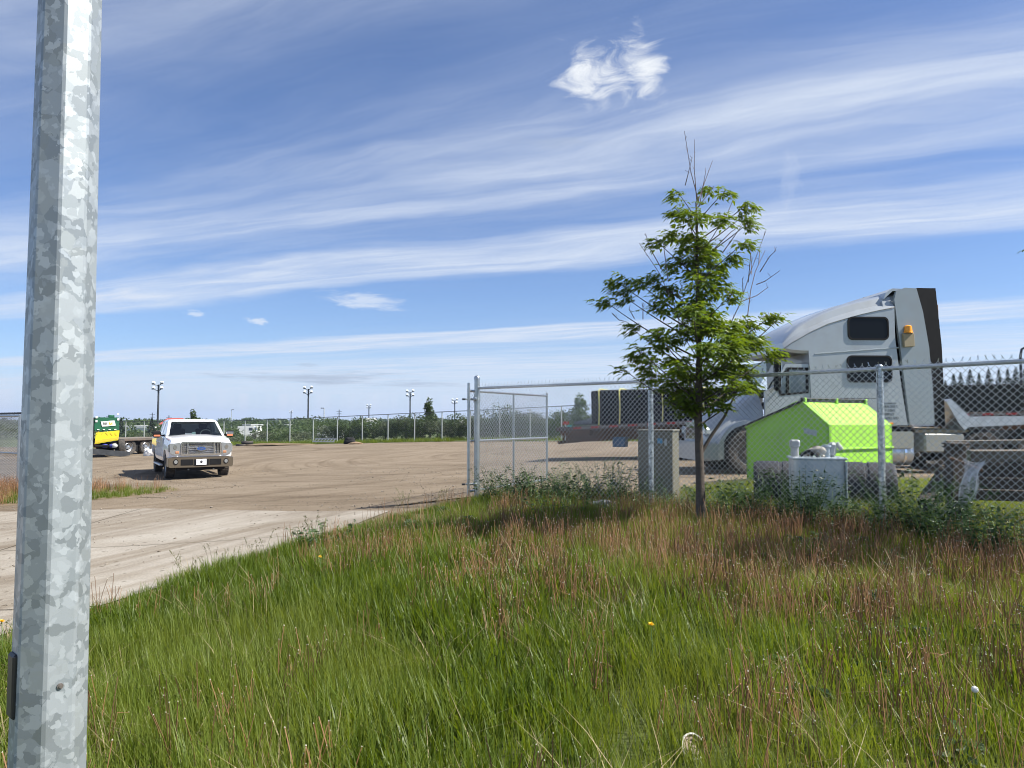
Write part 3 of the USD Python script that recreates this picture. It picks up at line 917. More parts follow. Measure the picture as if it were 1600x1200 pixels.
def scatter(name, protos, pos, idx, yaw, tilt, scale, label, cat):
    """plants nobody could count, as one instanced mass"""
    path = '/World/' + numbered('/World', name)
    pi = UsdGeom.PointInstancer.Define(stage, path)
    rel = pi.CreatePrototypesRel()
    for k, (pn, subs) in enumerate(protos):
        pp = f'{path}/{pn}_{k:03d}'
        UsdGeom.Xform.Define(stage, pp)
        for sn, geo, mt in subs:
            v, f, _ = meshkit.arrays(geo.mesh())
            pm = usdkit.mesh(stage, f'{pp}/{sn}', (v, f), mt)
            pm.CreateDoubleSidedAttr(True)
        rel.AddTarget(pp)
    pi.CreatePositionsAttr(Vt.Vec3fArray.FromNumpy(np.asarray(pos, np.float32)))
    pi.CreateProtoIndicesAttr(Vt.IntArray.FromNumpy(np.asarray(idx, np.int32)))
    # yaw about z after a small tilt about a random level axis
    n = len(pos)
    az = rng.uniform(0, 2 * PI, n)
    ct, st_ = np.cos(tilt / 2), np.sin(tilt / 2)
    q1 = np.stack([ct, st_ * np.cos(az), st_ * np.sin(az), 0 * ct], 1)
    q2 = np.stack([np.cos(yaw / 2), 0 * yaw, 0 * yaw, np.sin(yaw / 2)], 1)
    w0, x0, y0, z0 = q1.T
    w1, x1, y1, z1 = q2.T
    q = np.stack([w0 * w1 - z0 * z1, x0 * w1 + y0 * z1, y0 * w1 - x0 * z1, w0 * z1 + z0 * w1], 1)
    pi.CreateOrientationsAttr(Vt.QuathArray([Gf.Quath(float(a), float(b), float(c), float(d)) for a, b, c, d in q]))
    sc = np.asarray(scale, np.float32)
    if sc.ndim == 1:
        sc = np.repeat(sc[:, None], 3, 1)
    pi.CreateScalesAttr(Vt.Vec3fArray.FromNumpy(sc))
    return tag(pi, label, cat, None, 'stuff')


from shapely import contains_xy


def sprinkle(poly, density, box, seed, keep=None):
    g = np.random.default_rng(seed)
    x0, y0, x1, y1 = box
    n = int(density * (x1 - x0) * (y1 - y0))
    p = np.c_[g.uniform(x0, x1, n), g.uniform(y0, y1, n)]
    p = p[contains_xy(poly, p[:, 0], p[:, 1])]
    inview = (p[:, 0] > -0.74 * p[:, 1] - 1.0) & (p[:, 0] < 0.86 * p[:, 1] + 1.6)
    p = p[inview]
    if keep is not None:
        k = keep(p[:, 0], p[:, 1])
        p = p[g.uniform(size=len(p)) < k]
    return p


def n2(x, y, s, seed, o=3):
    return meshkit.fbm(np.stack([x * s, y * s, 0 * x], -1), o, seed)


bigbox = (-7, 1.6, 13, 14.9)
fence_d = lambda x, y: (11.81 - .909 * x - y) / math.hypot(1, .909)         # metres in front of the near fence


def stalk_amount(x, y):
    u = x / np.maximum(y, .5)
    band = np.clip((y - 4.7) / 1.3, 0, 1) * np.clip((u + .16) / .16, 0, 1) * np.clip((fence_d(x, y) + .2) / .7, 0, 1)
    right = np.clip((u - .36) / .2, 0, 1) * np.clip((y - 2.5) / 1.0, 0, 1)
    far_right = np.clip((fence_d(x, y) + .1) / .3, 0, 1)
    base = np.maximum(band, right * .8) * far_right
    cl = np.clip((n2(x, y, 1.15, 51) - .40) / .22, 0, 1)
    cl2 = np.clip((n2(x, y, 1.9, 77) - .55) / .10, 0, 1) * np.clip((x / np.maximum(y, .5) + .45) / .2, .25, 1)
    return np.clip(base * (.22 + .85 * cl) + cl2 * .75 * np.clip((fence_d(x, y) + .1) / .5, 0, 1), 0, 1) * np.where((x < -.2) & (y > 9.3), .2, 1)


lush = lambda x, y: 1 - .3 * stalk_amount(x, y)
inside = bank.buffer(-.03)
P = sprinkle(inside, 105, bigbox, 101, lambda x, y: np.clip(lush(x, y), 0, 1) * np.where(y < 5, 1, .82))
hn = .92 + .30 * (n2(P[:, 0], P[:, 1], .7, 5) - .25)
hn = hn * np.clip(.75 + .25 * np.clip((3 - P[:, 0]) / 4, 0, 1), 0, 1.1)
hn = hn * (1 + .14 * np.clip((n2(P[:, 0], P[:, 1], 1.6, 88) - .52) / .12, -1, 1))
edge = np.array([bank.exterior.distance(Point(*p)) for p in P])
hn = hn * np.clip(.5 + edge * .8, 0, 1) * np.where((P[:, 0] < -.2) & (P[:, 1] > 9.3), .7, 1)
protosA = [('grass_tuft', [('blades', tuft(30, .13, .10, .30, .006, .0145, 200 + k, .38, .35), GRASS_A)]) for k in range(5)] + \
          [('thin_tuft', [('blades', tuft(44, .14, .10, .32, .0035, .0065, 220 + k, .35, .4), GRASS_B)]) for k in range(4)]
thin = n2(P[:, 0], P[:, 1], .55, 15) + .25 * np.clip(P[:, 0] / 4, 0, 1) + rng.normal(0, .1, len(P))
idx = np.where(thin > .60, 5 + rng.integers(0, 4, len(P)), rng.integers(0, 5, len(P)))
scatter('grass', protosA, np.c_[P, ground_z(P[:, 0], P[:, 1]) + .02], idx, rng.uniform(0, 2 * PI, len(P)), np.abs(rng.normal(0, .09, len(P))), hn,
        'green uncut grass covering the bank in the foreground', 'grass')

P = sprinkle(inside, 54, bigbox, 103, stalk_amount)
protosS = [('stalk_clump', [('stems', *(s[0],), STALK), ('seed_heads', s[1], HEAD)]) for s in [stalks(9, .13, .20, .40, 300 + k) for k in range(6)]]
scatter('dandelion_stalks', protosS, np.c_[P, ground_z(P[:, 0], P[:, 1])], rng.integers(0, 6, len(P)), rng.uniform(0, 2 * PI, len(P)), np.abs(rng.normal(0, .06, len(P))),
        rng.uniform(.75, 1.12, len(P)), 'reddish brown dandelion stalks gone to seed standing among the bank grass', 'weeds')

P = sprinkle(inside, 5.5, bigbox, 105, lambda x, y: np.clip((n2(x, y, .9, 61) - .42) / .15, 0, 1) * (.25 + .75 * np.clip((x + .5) / 2, 0, 1)))
protosR = [('weed_rosette', [('leaves', rosette(12, 400 + k, .13, .045, (.15, .8)), WEED2 if k % 2 else WEED)]) for k in range(4)]
scatter('low_weeds', protosR, np.c_[P, ground_z(P[:, 0], P[:, 1]) + .03], rng.integers(0, 4, len(P)), rng.uniform(0, 2 * PI, len(P)), np.abs(rng.normal(0, .1, len(P))),
        rng.uniform(.8, 1.35, len(P)), 'low broad leaved weeds scattered through the bank grass', 'weeds')

# dead straw lying in the grass
P = sprinkle(inside, 16, bigbox, 106, lambda x, y: np.clip((n2(x, y, 1.3, 66) - .42) / .2, 0, 1))
STRAW = leaf_mat('straw_look', [(0, (.30, .24, .13)), (1, (.52, .44, .27))], .2, .6, .2, 1)
protosT = [('straw_tuft', [('straws', tuft(16, .16, .08, .30, .003, .006, 260 + k, 1.6, 1.2), STRAW)]) for k in range(4)]
scatter('dead_straw', protosT, np.c_[P, ground_z(P[:, 0], P[:, 1]) + .02], rng.integers(0, 4, len(P)), rng.uniform(0, 2 * PI, len(P)), np.abs(rng.normal(0, .2, len(P))),
        rng.uniform(.8, 1.3, len(P)), 'dead straw lying among the bank grass', 'straw')

# flowering grass stems along the edge of the bank, drawn against the pale concrete
def seed_stem(seed):
    g = np.random.default_rng(seed)
    st, hd = MB(), MB()
    for _ in range(4):
        b = np.r_[g.normal(0, .06, 2), 0]
        th, h = g.uniform(0, 2 * PI), g.uniform(.24, .44)
        t = np.linspace(0, 1, 5)[:, None]
        p = b + np.array([math.cos(th), math.sin(th), 0]) * h * .25 * t ** 2 + np.array([0, 0, h]) * t
        st.tube(p, .0016, 3, False)
        for k in range(12):
            q = p[4] - (p[4] - p[3]) * g.uniform(0, 1.0) + g.normal(0, .012, 3)
            s = g.uniform(.004, .007)
            hd.raw(np.array([(1, 0, 0), (-.5, .8, 0), (-.5, -.8, 0), (0, 0, 2.4)]) * s + q, [[0, 1, 3], [1, 2, 3], [2, 0, 3], [0, 2, 1]])
    return st, hd


P = sprinkle(bank.difference(bank.buffer(-.8)), 4.0, bigbox, 107, lambda x, y: (x < .5) * np.where(y > 9.6, .35, 1))
SEEDG = leaf_mat('seed_grass_look', [(0, (.12, .12, .05)), (1, (.26, .20, .10))], .2, .6, .2, 1)
protosE = [('seed_grass', [('stems', s[0], SEEDG), ('seeds', s[1], SEEDG)]) for s in [seed_stem(500 + k) for k in range(5)]]
scatter('seed_grass', protosE, np.c_[P, ground_z(P[:, 0], P[:, 1])], rng.integers(0, 5, len(P)), rng.uniform(0, 2 * PI, len(P)), np.abs(rng.normal(0, .1, len(P))),
        rng.uniform(.7, 1.1, len(P)), 'thin flowering grass stems along the edge of the driveway', 'grass')

# verge across the driveway: short green grass with dry reddish stems
vg = verge.intersection(Polygon([(-25, 14), (-6, 14), (-6, 26), (-25, 26)])).buffer(-.1)
vb = (-19, 14.5, -7.5, 24)
P = sprinkle(vg, 34, vb, 109, lambda x, y: .35 + .65 * np.clip((n2(x, y, .5, 9) - .4) / .2, 0, 1))
scatter('verge_grass', protosA, np.c_[P, ground_z(P[:, 0], P[:, 1]) + .03], rng.integers(0, 9, len(P)), rng.uniform(0, 2 * PI, len(P)), np.abs(rng.normal(0, .1, len(P))),
        rng.uniform(.35, .8, len(P)), 'patchy short grass on the verge beside the pickup', 'grass')
P = sprinkle(vg.buffer(-.15), 46, vb, 111, lambda x, y: np.clip((n2(x, y, .5, 29) - .36) / .14, 0, 1) * np.clip((-x - 8.2) / 1.5, .15, 1))
scatter('verge_stalks', protosS, np.c_[P, ground_z(P[:, 0], P[:, 1]) + .03], rng.integers(0, 6, len(P)), rng.uniform(0, 2 * PI, len(P)), np.abs(rng.normal(0, .08, len(P))),
        rng.uniform(.7, 1.15, len(P)), 'dry reddish weed stalks on the verge beside the pickup', 'weeds')

# green strip at the foot of the far fence
strip = Polygon([(-60, far_y(-60) - 2.6), (44, far_y(44) - 2.6), (44, far_y(44) + 3), (-60, far_y(-60) + 3)])
strip = wob(strip, .5, .3, 19, 1.0)
sheet('fence_strip', strip, 0.05, MEADOW, 3.0)
P = sprinkle(strip, 5.0, (-38, 40, 26, 75), 113, lambda x, y: .3 + .7 * np.clip((n2(x, y, .3, 19) - .35) / .2, 0, 1))
scatter('strip_grass', protosA, np.c_[P, ground_z(P[:, 0], P[:, 1]) + .05], rng.integers(0, 9, len(P)), rng.uniform(0, 2 * PI, len(P)), np.abs(rng.normal(0, .1, len(P))),
        np.c_[rng.uniform(1.6, 2.6, len(P)), rng.uniform(1.6, 2.6, len(P)), rng.uniform(.8, 1.5, len(P))], 'rough green grass along the foot of the far boundary fence', 'grass')

# three dandelions in flower and one seed clock
PETAL = mat('dandelion_yellow_look', (.85, .55, .02), .6)
CLOCK = mat('dandelion_clock_look', (.75, .75, .72), .9)
STEMG = mat('flower_stem_look', (.12, .2, .05), .6)


def on_bank(px, py, h):
    """ground point whose plant of height h ends at that pixel"""
    lo, hi = 1.5, 20
    for _ in range(40):
        D = (lo + hi) / 2
        p = at(px, py, D)
        if p[2] > gz(p[0], p[1]) + h:
            lo = D
        else:
            hi = D
    return at(px, py, lo)


for px, py, h, what in ((500, 871, .33, 'yellow dandelion flower near the driveway edge of the bank'), (1017, 977, .33, 'yellow dandelion flower in the middle of the bank'), (3, 972, .36, 'yellow dandelion flower left of the street pole')):
    p = on_bank(px, py, h)
    z0 = gz(p[0], p[1])
    t = thing('dandelion', what, 'flower', (p[0], p[1], z0))
    part(t, 'stem', MB().tube([(0, .0, 0), (.01, 0, h * .5), (0, 0, h)], .0025, 5), STEMG)
    m = MB()
    for k in range(26):
        a, e = k * 2.39996, .15 + 1.0 * (k / 26)
        d = np.array([math.cos(a) * math.cos(e), math.sin(a) * math.cos(e), math.sin(e)])
        s_ = np.array([-math.sin(a), math.cos(a), 0]) * .0035
        q = np.array([0, 0, h])
        m.raw(np.array([q - s_ * .4, q + s_ * .4, q + d * .02 + s_, q + d * .02 - s_]), [[0, 1, 2], [0, 2, 3]])
    part(t, 'petals', m, PETAL)
p = on_bank(1523, 1077, .36)
t = thing('dandelion_clock', 'white fluffy dandelion clock at the lower right of the bank', 'flower', (p[0], p[1], gz(p[0], p[1])))
part(t, 'stem', MB().tube([(0, 0, 0), (.01, 0, .18), (0, 0, .36)], .0025, 5), STEMG)
m = MB()
g_ = np.random.default_rng(5)
for k in range(90):
    d = g_.normal(0, 1, 3)
    d /= np.linalg.norm(d)
    e1 = np.cross(d, [.3, .5, .8])
    e1 /= np.linalg.norm(e1)
    e2 = np.cross(d, e1)
    q = np.array([0, 0, .36]) + d * .014
    m.raw(np.array([q + e1 * .004, q - e1 * .002 + e2 * .0035, q - e1 * .002 - e2 * .0035, np.array([0, 0, .36])]), [[0, 1, 2], [0, 1, 3]])
part(t, 'seed_ball', m, CLOCK)


# ------------------------------------------------------------------ the young tree
BARK = mat('bark_look', (.075, .06, .048), .85, var=.35, scale=18, bump=.6, bscale=60)
TWIG = mat('bare_twig_look', (.17, .12, .10), .8)
LEAF = leaf_mat('tree_leaf_look', [(0.0, (.11, .175, .02)), (.5, (.22, .305, .03)), (.85, (.32, .39, .045)), (1, (.41, .46, .08))], .5, .38, .2, 2.0, .45)


def leaflet(v0, d, n, L_, w):
    """pointed leaflet with a fold along its midrib: 6 vertices, 4 triangles"""
    s = np.cross(n, d)
    s /= max(np.linalg.norm(s), 1e-9)
    a = v0 + d * L_ * .42
    b = v0 + d * L_
    up = n * w * .18
    dr = -np.array([0, 0, L_ * .12])
    return np.array([v0, a - s * w / 2 + up, a, a + s * w / 2 + up, b + dr]), np.array([[0, 1, 2], [0, 2, 3], [1, 4, 2], [2, 4, 3]])


def compound(p, d, size, g):
    """ash-like leaf: pairs of leaflets on a drooping stalk"""
    m = MB()
    d = d / np.linalg.norm(d)
    up = np.array([0, 0, 1.0])
    s = np.cross(up, d)
    s /= max(np.linalg.norm(s), 1e-6)
    n0 = np.cross(d, s)
    rl = size
    npairs = 2 if g.uniform() < .6 else 3
    for k in range(npairs):
        t = .35 + .5 * k / npairs
        b = p + d * rl * t + np.array([0, 0, -.18 * rl * t * t])
        for sg in (-1, 1):
            dd = d * .55 + s * sg * .85 + np.array([0, 0, g.uniform(-.45, .05)])
            dd /= np.linalg.norm(dd)
            nn = n0 + g.normal(0, .35, 3)
            nn -= dd * (nn @ dd)
            nn /= np.linalg.norm(nn)
            m.raw(*leaflet(b, dd, rl * g.uniform(.42, .6), rl * g.uniform(.17, .24), ) if False else leaflet(b, dd, nn, rl * g.uniform(.42, .6), rl * g.uniform(.17, .25)))
    b = p + d * rl * .88 + np.array([0, 0, -.14 * rl])
    dd = d + np.array([0, 0, g.uniform(-.5, 0)])
    dd /= np.linalg.norm(dd)
    nn = n0 - dd * (n0 @ dd)
    m.raw(*leaflet(b, dd, nn, rl * g.uniform(.5, .65), rl * g.uniform(.2, .28)))
    return m


TD = 8.8
TX = (1093 - 800) / FPX * TD
tz = gz(TX, TD)
K = FPX / TD
base_py = 658 + (EYE - tz) * K
zl = lambda zx, zy: np.array([(900 + zx / 2.553 - 1093) / K, 0, (base_py - (190 + zy / 2.553)) / K])
blobs = [(570, 235, 30), (415, 285, 32), (585, 290, 32), (410, 350, 36), (690, 320, 32), (680, 365, 28), (690, 402, 32), (450, 380, 50), (520, 345, 36), (430, 420, 46), (560, 410, 44),
         (330, 480, 38), (480, 500, 70), (560, 480, 56), (650, 500, 38), (620, 550, 38), (440, 560, 62), (560, 570, 62), (170, 640, 44), (125, 720, 36), (250, 640, 44), (320, 620, 46), (200, 690, 46),
         (380, 660, 55), (470, 650, 66), (560, 650, 62), (605, 700, 46), (350, 740, 48), (480, 740, 64), (560, 750, 56), (240, 820, 40), (300, 860, 46), (240, 930, 46), (195, 985, 28),
         (350, 880, 56), (420, 850, 56), (500, 830, 66), (600, 830, 62), (700, 800, 54), (770, 780, 46), (740, 870, 56), (785, 930, 46), (660, 880, 66), (560, 900, 66), (480, 930, 66), (400, 960, 58),
         (320, 950, 56), (650, 960, 66), (720, 990, 50), (560, 1000, 66), (470, 1020, 66), (400, 1050, 58), (600, 1060, 58), (690, 1060, 46), (330, 1020, 50), (520, 1085, 58), (430, 1110, 56), (450, 1150, 46), (550, 1130, 40),
         (480, 440, 40), (530, 700, 50), (420, 780, 50), (620, 780, 50), (530, 800, 50), (380, 1000, 50), (620, 920, 50)]
g_ = np.random.default_rng(41)
trunk_pts = np.array([zl(490, 1640), zl(492, 1400), zl(486, 1160), zl(492, 950), zl(494, 750), zl(490, 550), zl(492, 400), zl(488, 310)])
trunk_pts[0] = (0, 0, -.1)
trunk_pts[:, 1] = [0, .01, .0, -.02, .01, .02, 0, 0]
tr_r = np.array([.062, .052, .046, .036, .028, .019, .012, .007])
tree = thing('young_tree', 'young green leafy tree with bare twigs at its top, standing before the chain link fence', 'tree', (TX, TD, tz))
part(tree, 'trunk', MB().tube(trunk_pts, tr_r, 12), BARK, True)


def trunk_at(z):
    return np.array([np.interp(z, trunk_pts[:, 2], trunk_pts[:, k]) for k in range(3)])


def hw(z):
    return np.interp(z, [1.2, 1.6, 2.2, 2.6, 3.2, 3.8, 4.3], [.3, .75, .95, .7, .62, .42, .2])


limbs, leaves = MB(), MB()
for (bx, by, br) in blobs:
    c = zl(bx, by)
    r = br / 2.553 / K
    R = hw(c[2])
    dep = math.sqrt(max(.05, R * R - c[0] ** 2)) if abs(c[0]) < R else .12
    c[1] = g_.uniform(-.85, .85) * dep
    hz_ = math.hypot(c[0], c[1])
    s0 = trunk_at(max(.95, c[2] - .45 * hz_ - .18))
    mid = s0 + (c - s0) * .5 + np.array([0, 0, -.06 * hz_]) + g_.normal(0, .03, 3)
    end = c + (c - s0) / max(np.linalg.norm(c - s0), .05) * r * .5
    t = np.linspace(0, 1, 6)[:, None]
    pts = (1 - t) ** 2 * s0 + 2 * t * (1 - t) * mid + t * t * end
    r0 = .004 + .008 * min(1, hz_ / .8)
    limbs.tube(pts, np.linspace(r0, .003, 6), 5, False)
    for _ in range(3):
        o = pts[g_.integers(1, 6)] + g_.normal(0, .045, 3)
        d = np.r_[g_.normal(0, 1, 2) + (o[:2] - s0[:2]) * 2, g_.uniform(-.5, .4)]
        leaves.add(compound(o, d / np.linalg.norm(d), g_.uniform(.10, .16), g_).mesh())
    n = max(9, int(34 * (br / 50) ** 2))
    for _ in range(n):
        q = g_.normal(0, 1, 3)
        q = q / np.linalg.norm(q) * r * g_.uniform(.15, 1.05) ** .6
        q[2] *= .75
        o = c + q
        d = np.array([q[0], q[1], 0]) + np.array([c[0], c[1], 0]) * .25 + g_.normal(0, .06, 3)
        if np.linalg.norm(d) < 1e-3:
            d = np.array([1.0, 0, 0])
        d = d / np.linalg.norm(d)
        d[2] = g_.uniform(-.45, .35)
        leaves.add(compound(o - d * .06, d, g_.uniform(.115, .175), g_).mesh())
        if g_.uniform() < .5:
            limbs.tube([c + q * .1, o - d * .02], [.003, .0018], 3, False)
# the stout low limb on the right
limbs.tube([zl(492, 1330), zl(540, 1250), zl(590, 1180), zl(640, 1080)], [.024, .02, .016, .008], 7, False)
part(tree, 'limbs', limbs, BARK, True)
part(tree, 'foliage', leaves, LEAF)
tw = MB()
bare = [[(495, 320), (460, 200), (432, 40)], [(490, 310), (480, 180), (480, 60)], [(496, 320), (530, 230), (573, 120)], [(500, 330), (524, 190)], [(440, 250), (460, 150)], [(575, 420), (610, 370), (640, 300)],
        [(430, 860), (420, 760), (350, 590), (270, 460)], [(350, 590), (300, 500), (282, 440)], [(370, 640), (352, 520), (345, 490)], [(240, 780), (225, 735)], [(265, 790), (258, 730)], [(410, 700), (440, 640)],
        [(620, 805), (660, 720), (700, 600), (765, 430)], [(700, 770), (720, 660), (745, 580), (792, 490)], [(690, 640), (700, 480)], [(720, 650), (750, 640), (805, 600)], [(665, 715), (730, 690), (778, 655)], [(735, 600), (770, 540), (790, 520)], [(670, 680), (662, 625)],
        [(730, 860), (790, 800), (808, 765)], [(150, 760), (180, 785), (215, 790)], [(560, 500), (620, 440), (660, 410)], [(590, 520), (640, 450), (675, 400)], [(715, 600), (730, 520)], [(745, 560), (758, 500)]]
for path_ in bare:
    pts = np.array([zl(*q) for q in path_])
    dy = g_.uniform(-.25, .25)
    pts[:, 1] = np.linspace(dy * .4, dy, len(pts))
    tw.tube(pts, np.linspace(.0062, .0028, len(pts)), 5, False)
    for k in range(3):
        i = g_.integers(0, len(pts) - 1)
        q = pts[i] + (pts[i + 1] - pts[i]) * g_.uniform(.3, 1)
        tw.tube([q, q + g_.normal(0, .02, 3) + np.array([0, 0, .035])], [.003, .002], 3, False)
part(tree, 'bare_twig', tw, TWIG, label='bare leafless twigs sticking out of the crown')

# a second street tree stands just outside the picture on the right; one leafy twig of it reaches in
T2 = np.array([5.35, 6.6])
t2 = thing('young_tree', 'street tree out of frame whose single leaf tip shows at the right picture edge', 'tree', (*T2, gz(*T2)))
l2, lf2 = MB(), MB()
tip = at(1597, 391, 6.6) - np.array([*T2, gz(*T2)])
l2.tube([(0, 0, -.1), (0.02, 0, 1.2), (0, 0, 2.4), (.02, 0, 3.9)], [.06, .05, .036, .01], 10)
part(t2, 'trunk', l2, BARK, True)
l2 = MB()
for k in range(46):
    a, z = k * 2.4, 1.9 + 2.0 * (k / 46)
    R = .75 * (1 - .5 * (z - 1.9) / 2.2)
    e = np.array([R * math.cos(a) * .8 + .32, R * math.sin(a), z + .15])
    l2.tube([(0, 0, z - .3), e * [.5, .5, 1] - (0, 0, .12), e], [.012, .008, .003], 4, False)
    for _ in range(13):
        o = e * g_.uniform(.55, 1.05) * [1, 1, 0] + [0, 0, e[2]] + g_.normal(0, .08, 3)
        if o[0] < tip[0] + .10:
            continue
        d = np.r_[g_.normal(0, 1, 2) + e[:2], g_.uniform(-.4, .3)]
        lf2.add(compound(o, d / np.linalg.norm(d), g_.uniform(.1, .15), g_).mesh())
l2.tube([(0, 0, 2.5), tip * .5 + (0, 0, 1.35), tip + (.06, 0, .03)], [.01, .006, .003], 4, False)
lf2.add(compound(tip + np.array([.07, 0, .015]), np.array([-1, .1, -.12]), .085, g_).mesh())
part(t2, 'limbs', l2, BARK, True)
part(t2, 'foliage', lf2, LEAF)


# ------------------------------------------------------------------ bushy weeds along the fence
def bushy(seed, h=.5, r=.3, n=26, mt=WEED):
    g = np.random.default_rng(seed)
    st, lf = MB(), MB()
    for _ in range(n):
        a, q = g.uniform(0, 2 * PI), r * .35 * math.sqrt(g.uniform())
        b = np.array([q * math.cos(a), q * math.sin(a), -.03])
        th, hh_ = a + g.normal(0, .5), h * g.uniform(.55, 1.1)
        e = b + np.array([math.cos(th), math.sin(th), 0]) * r * g.uniform(.2, .9) + np.array([0, 0, hh_])
        t = np.linspace(0, 1, 4)[:, None]
        p = b + (e - b) * t + np.array([math.cos(th), math.sin(th), 0]) * .06 * t * (1 - t)
        st.tube(p, [.004, .0035, .003, .0015], 3, False)
        for k in range(15):
            u = g.uniform(.15, 1)
            q = b + (e - b) * u
            d = g.normal(0, 1, 3)
            d[2] = abs(d[2]) * .3 - .1
            d /= np.linalg.norm(d)
            nn = np.array([0, 0, 1.0]) + g.normal(0, .4, 3)
            nn -= d * (nn @ d)
            nn /= np.linalg.norm(nn)
            lf.raw(*leaflet(q, d, nn, g.uniform(.045, .09), g.uniform(.018, .034)))
    return st, lf


protoW = []
spots = [  # photo pixel of the middle, forward distance, height, width, colour kind, what is near
    (790, 11.9, .42, .40, 0, 'low dark weed at the foot of the domed gate post'),
    (850, 11.6, .50, .45, 0, 'bushy weed behind the fence mesh right of the gate leaf end'),
    (900, 11.2, .48, .42, 0, 'bushy dark weed midway between gate and grey utility box'),
    (945, 10.9, .58, .40, 0, 'tall dark weed left of the grey utility box'),
    (985, 10.5, .50, .36, 0, 'dark weed touching the left side of the grey utility box'),
    (1035, 10.1, .30, .32, 1, 'low pale weed in front of the grey utility box'),
    (830, 11.0, .36, .42, 1, 'pale green weed in the grass before the gate fence bay'),
    (1135, 9.2, .42, .36, 1, 'pale weed right beside the young tree trunk'),
    (1190, 8.95, .50, .42, 0, 'dark weed under the left end of the lime green bin'),
    (1240, 8.75, .62, .42, 0, 'tallest dark weed in front of the silver tank'),
    (1290, 8.5, .48, .36, 0, 'dark weed at the right foot of the silver tank'),
    (1345, 8.2, .36, .34, 1, 'pale weed left of the middle line post'),
    (1420, 7.95, .60, .40, 0, 'dark bushy weed right of the middle line post'),
    (1462, 7.7, .55, .38, 0, 'dark bushy weed at the foot of the leaning timber'),
    (1520, 7.1, .42, .34, 1, 'pale weed below the hanging plastic sheet'),
    (1585, 6.8, .40, .36, 1, 'pale weed at the right picture edge under the beams'),
    (880, 9.9, .30, .40, 1, 'low grey green weed patch in the grass below the gate bay'),
    (505, 9.0, .28, .34, 1, 'low weed beside the yellow dandelion by the driveway'),
]
for i, (px, D, h, w_, kind, lab) in enumerate(spots):
    x = (px - 800) / FPX * D
    t = thing('weed_plant', lab, 'weed', on(x, D), i * 1.3, 'bushy weeds along the fence')
    st, lf = bushy(700 + i, h * 1.25, w_ * 1.35, int(52 * w_ / .4), WEED if kind == 0 else WEED2)
    part(t, 'stems', st, STEMG)
    part(t, 'leaves', lf, WEED if kind == 0 else WEED2)

# ------------------------------------------------------------------ vehicle materials
SILVER = mat('silver_truck_paint_look', (.37, .40, .415), .28, 0.25, var=.03, scale=1.5, coat=.6, dirt=(.25, .235, .20), dirt_amt=.34, dirt_scale=1.6)
SILVER2 = mat('silver_panel_paint_look', (.29, .33, .345), .34, 0.25, var=.04, scale=1.5, coat=.4, dirt=(.27, .26, .23), dirt_amt=.3, dirt_scale=2.0)
WHITEP = mat('white_pickup_paint_look', (.78, .78, .79), .25, 0.0, coat=.8, var=.02, scale=2)
CHROME = mat('chrome_look', (.78, .80, .82), .12, 1.0)
ALU = mat('dull_aluminium_look', (.56, .58, .60), .34, .9, var=.12, scale=5, dirt=(.30, .28, .25), dirt_amt=.5, dirt_scale=4)
TANKG = mat('dusty_grey_fairing_look', (.30, .31, .28), .5, .2, var=.12, scale=3, dirt=(.33, .29, .22), dirt_amt=.55, dirt_scale=3)
RUBBER = mat('tyre_rubber_look', (.028, .027, .026), .85, var=.35, scale=10, dirt=(.16, .13, .10), dirt_amt=.45, dirt_scale=5)
BLACKT = mat('black_trim_look', (.010, .010, .011), .7, spec=.2, var=.3, scale=5)
DKGLASS = mat('dark_window_look', (.006, .007, .009), .12, 0.0, spec=.18)
GLASS = pane_mat('window_pane_look', (.72, .78, .78))
WINDSH = pane_mat('windscreen_look', (.36, .42, .43))
INTER = mat('cab_interior_look', (.025, .025, .028), .8)
TAN = mat('beige_bumper_look', (.135, .11, .078), .35, .35, coat=.3)
AMBER = mat('amber_lens_look', (.85, .32, .02), .25)
REDL = mat('red_tape_look', (.40, .035, .03), .5)
WHITEL = mat('white_tape_look', (.75, .75, .73), .4)
DULLTAPE = mat('dull_tape_look', (.20, .19, .175), .6)
LAMPG = mat('headlamp_glass_look', (.42, .45, .47), .1, .6)
RUST = mat('rusty_steel_look', (.14, .085, .055), .8, .3, var=.4, scale=9)
YSTRAP = mat('yellow_strap_look', (.62, .58, .16), .7, var=.15, scale=8)
BLACKTARP = mat('black_tarp_look', (.016, .016, .017), .8, spec=.2, var=.35, scale=4, bump=.4, bscale=7)
GREYLOAD = mat('grey_box_load_look', (.034, .035, .032), .75, spec=.2, var=.25, scale=3)
WOOD = mat('weathered_wood_look', (.17, .145, .115), .85, var=.28, scale=5, aniso=(1, 12, 12), bump=.3, bscale=30)
DWOOD = mat('dark_timber_look', (.06, .046, .036), .9, var=.35, scale=5, aniso=(1, 10, 10), bump=.4, bscale=25)
RED_PAINT = mat('faded_red_paint_look', (.33, .06, .045), .6, var=.2, scale=3)
BLUE_PAINT = mat('blue_box_look', (.05, .11, .19), .5, var=.2, scale=3)
INK = mat('black_lettering_look', (.03, .03, .035), .6)


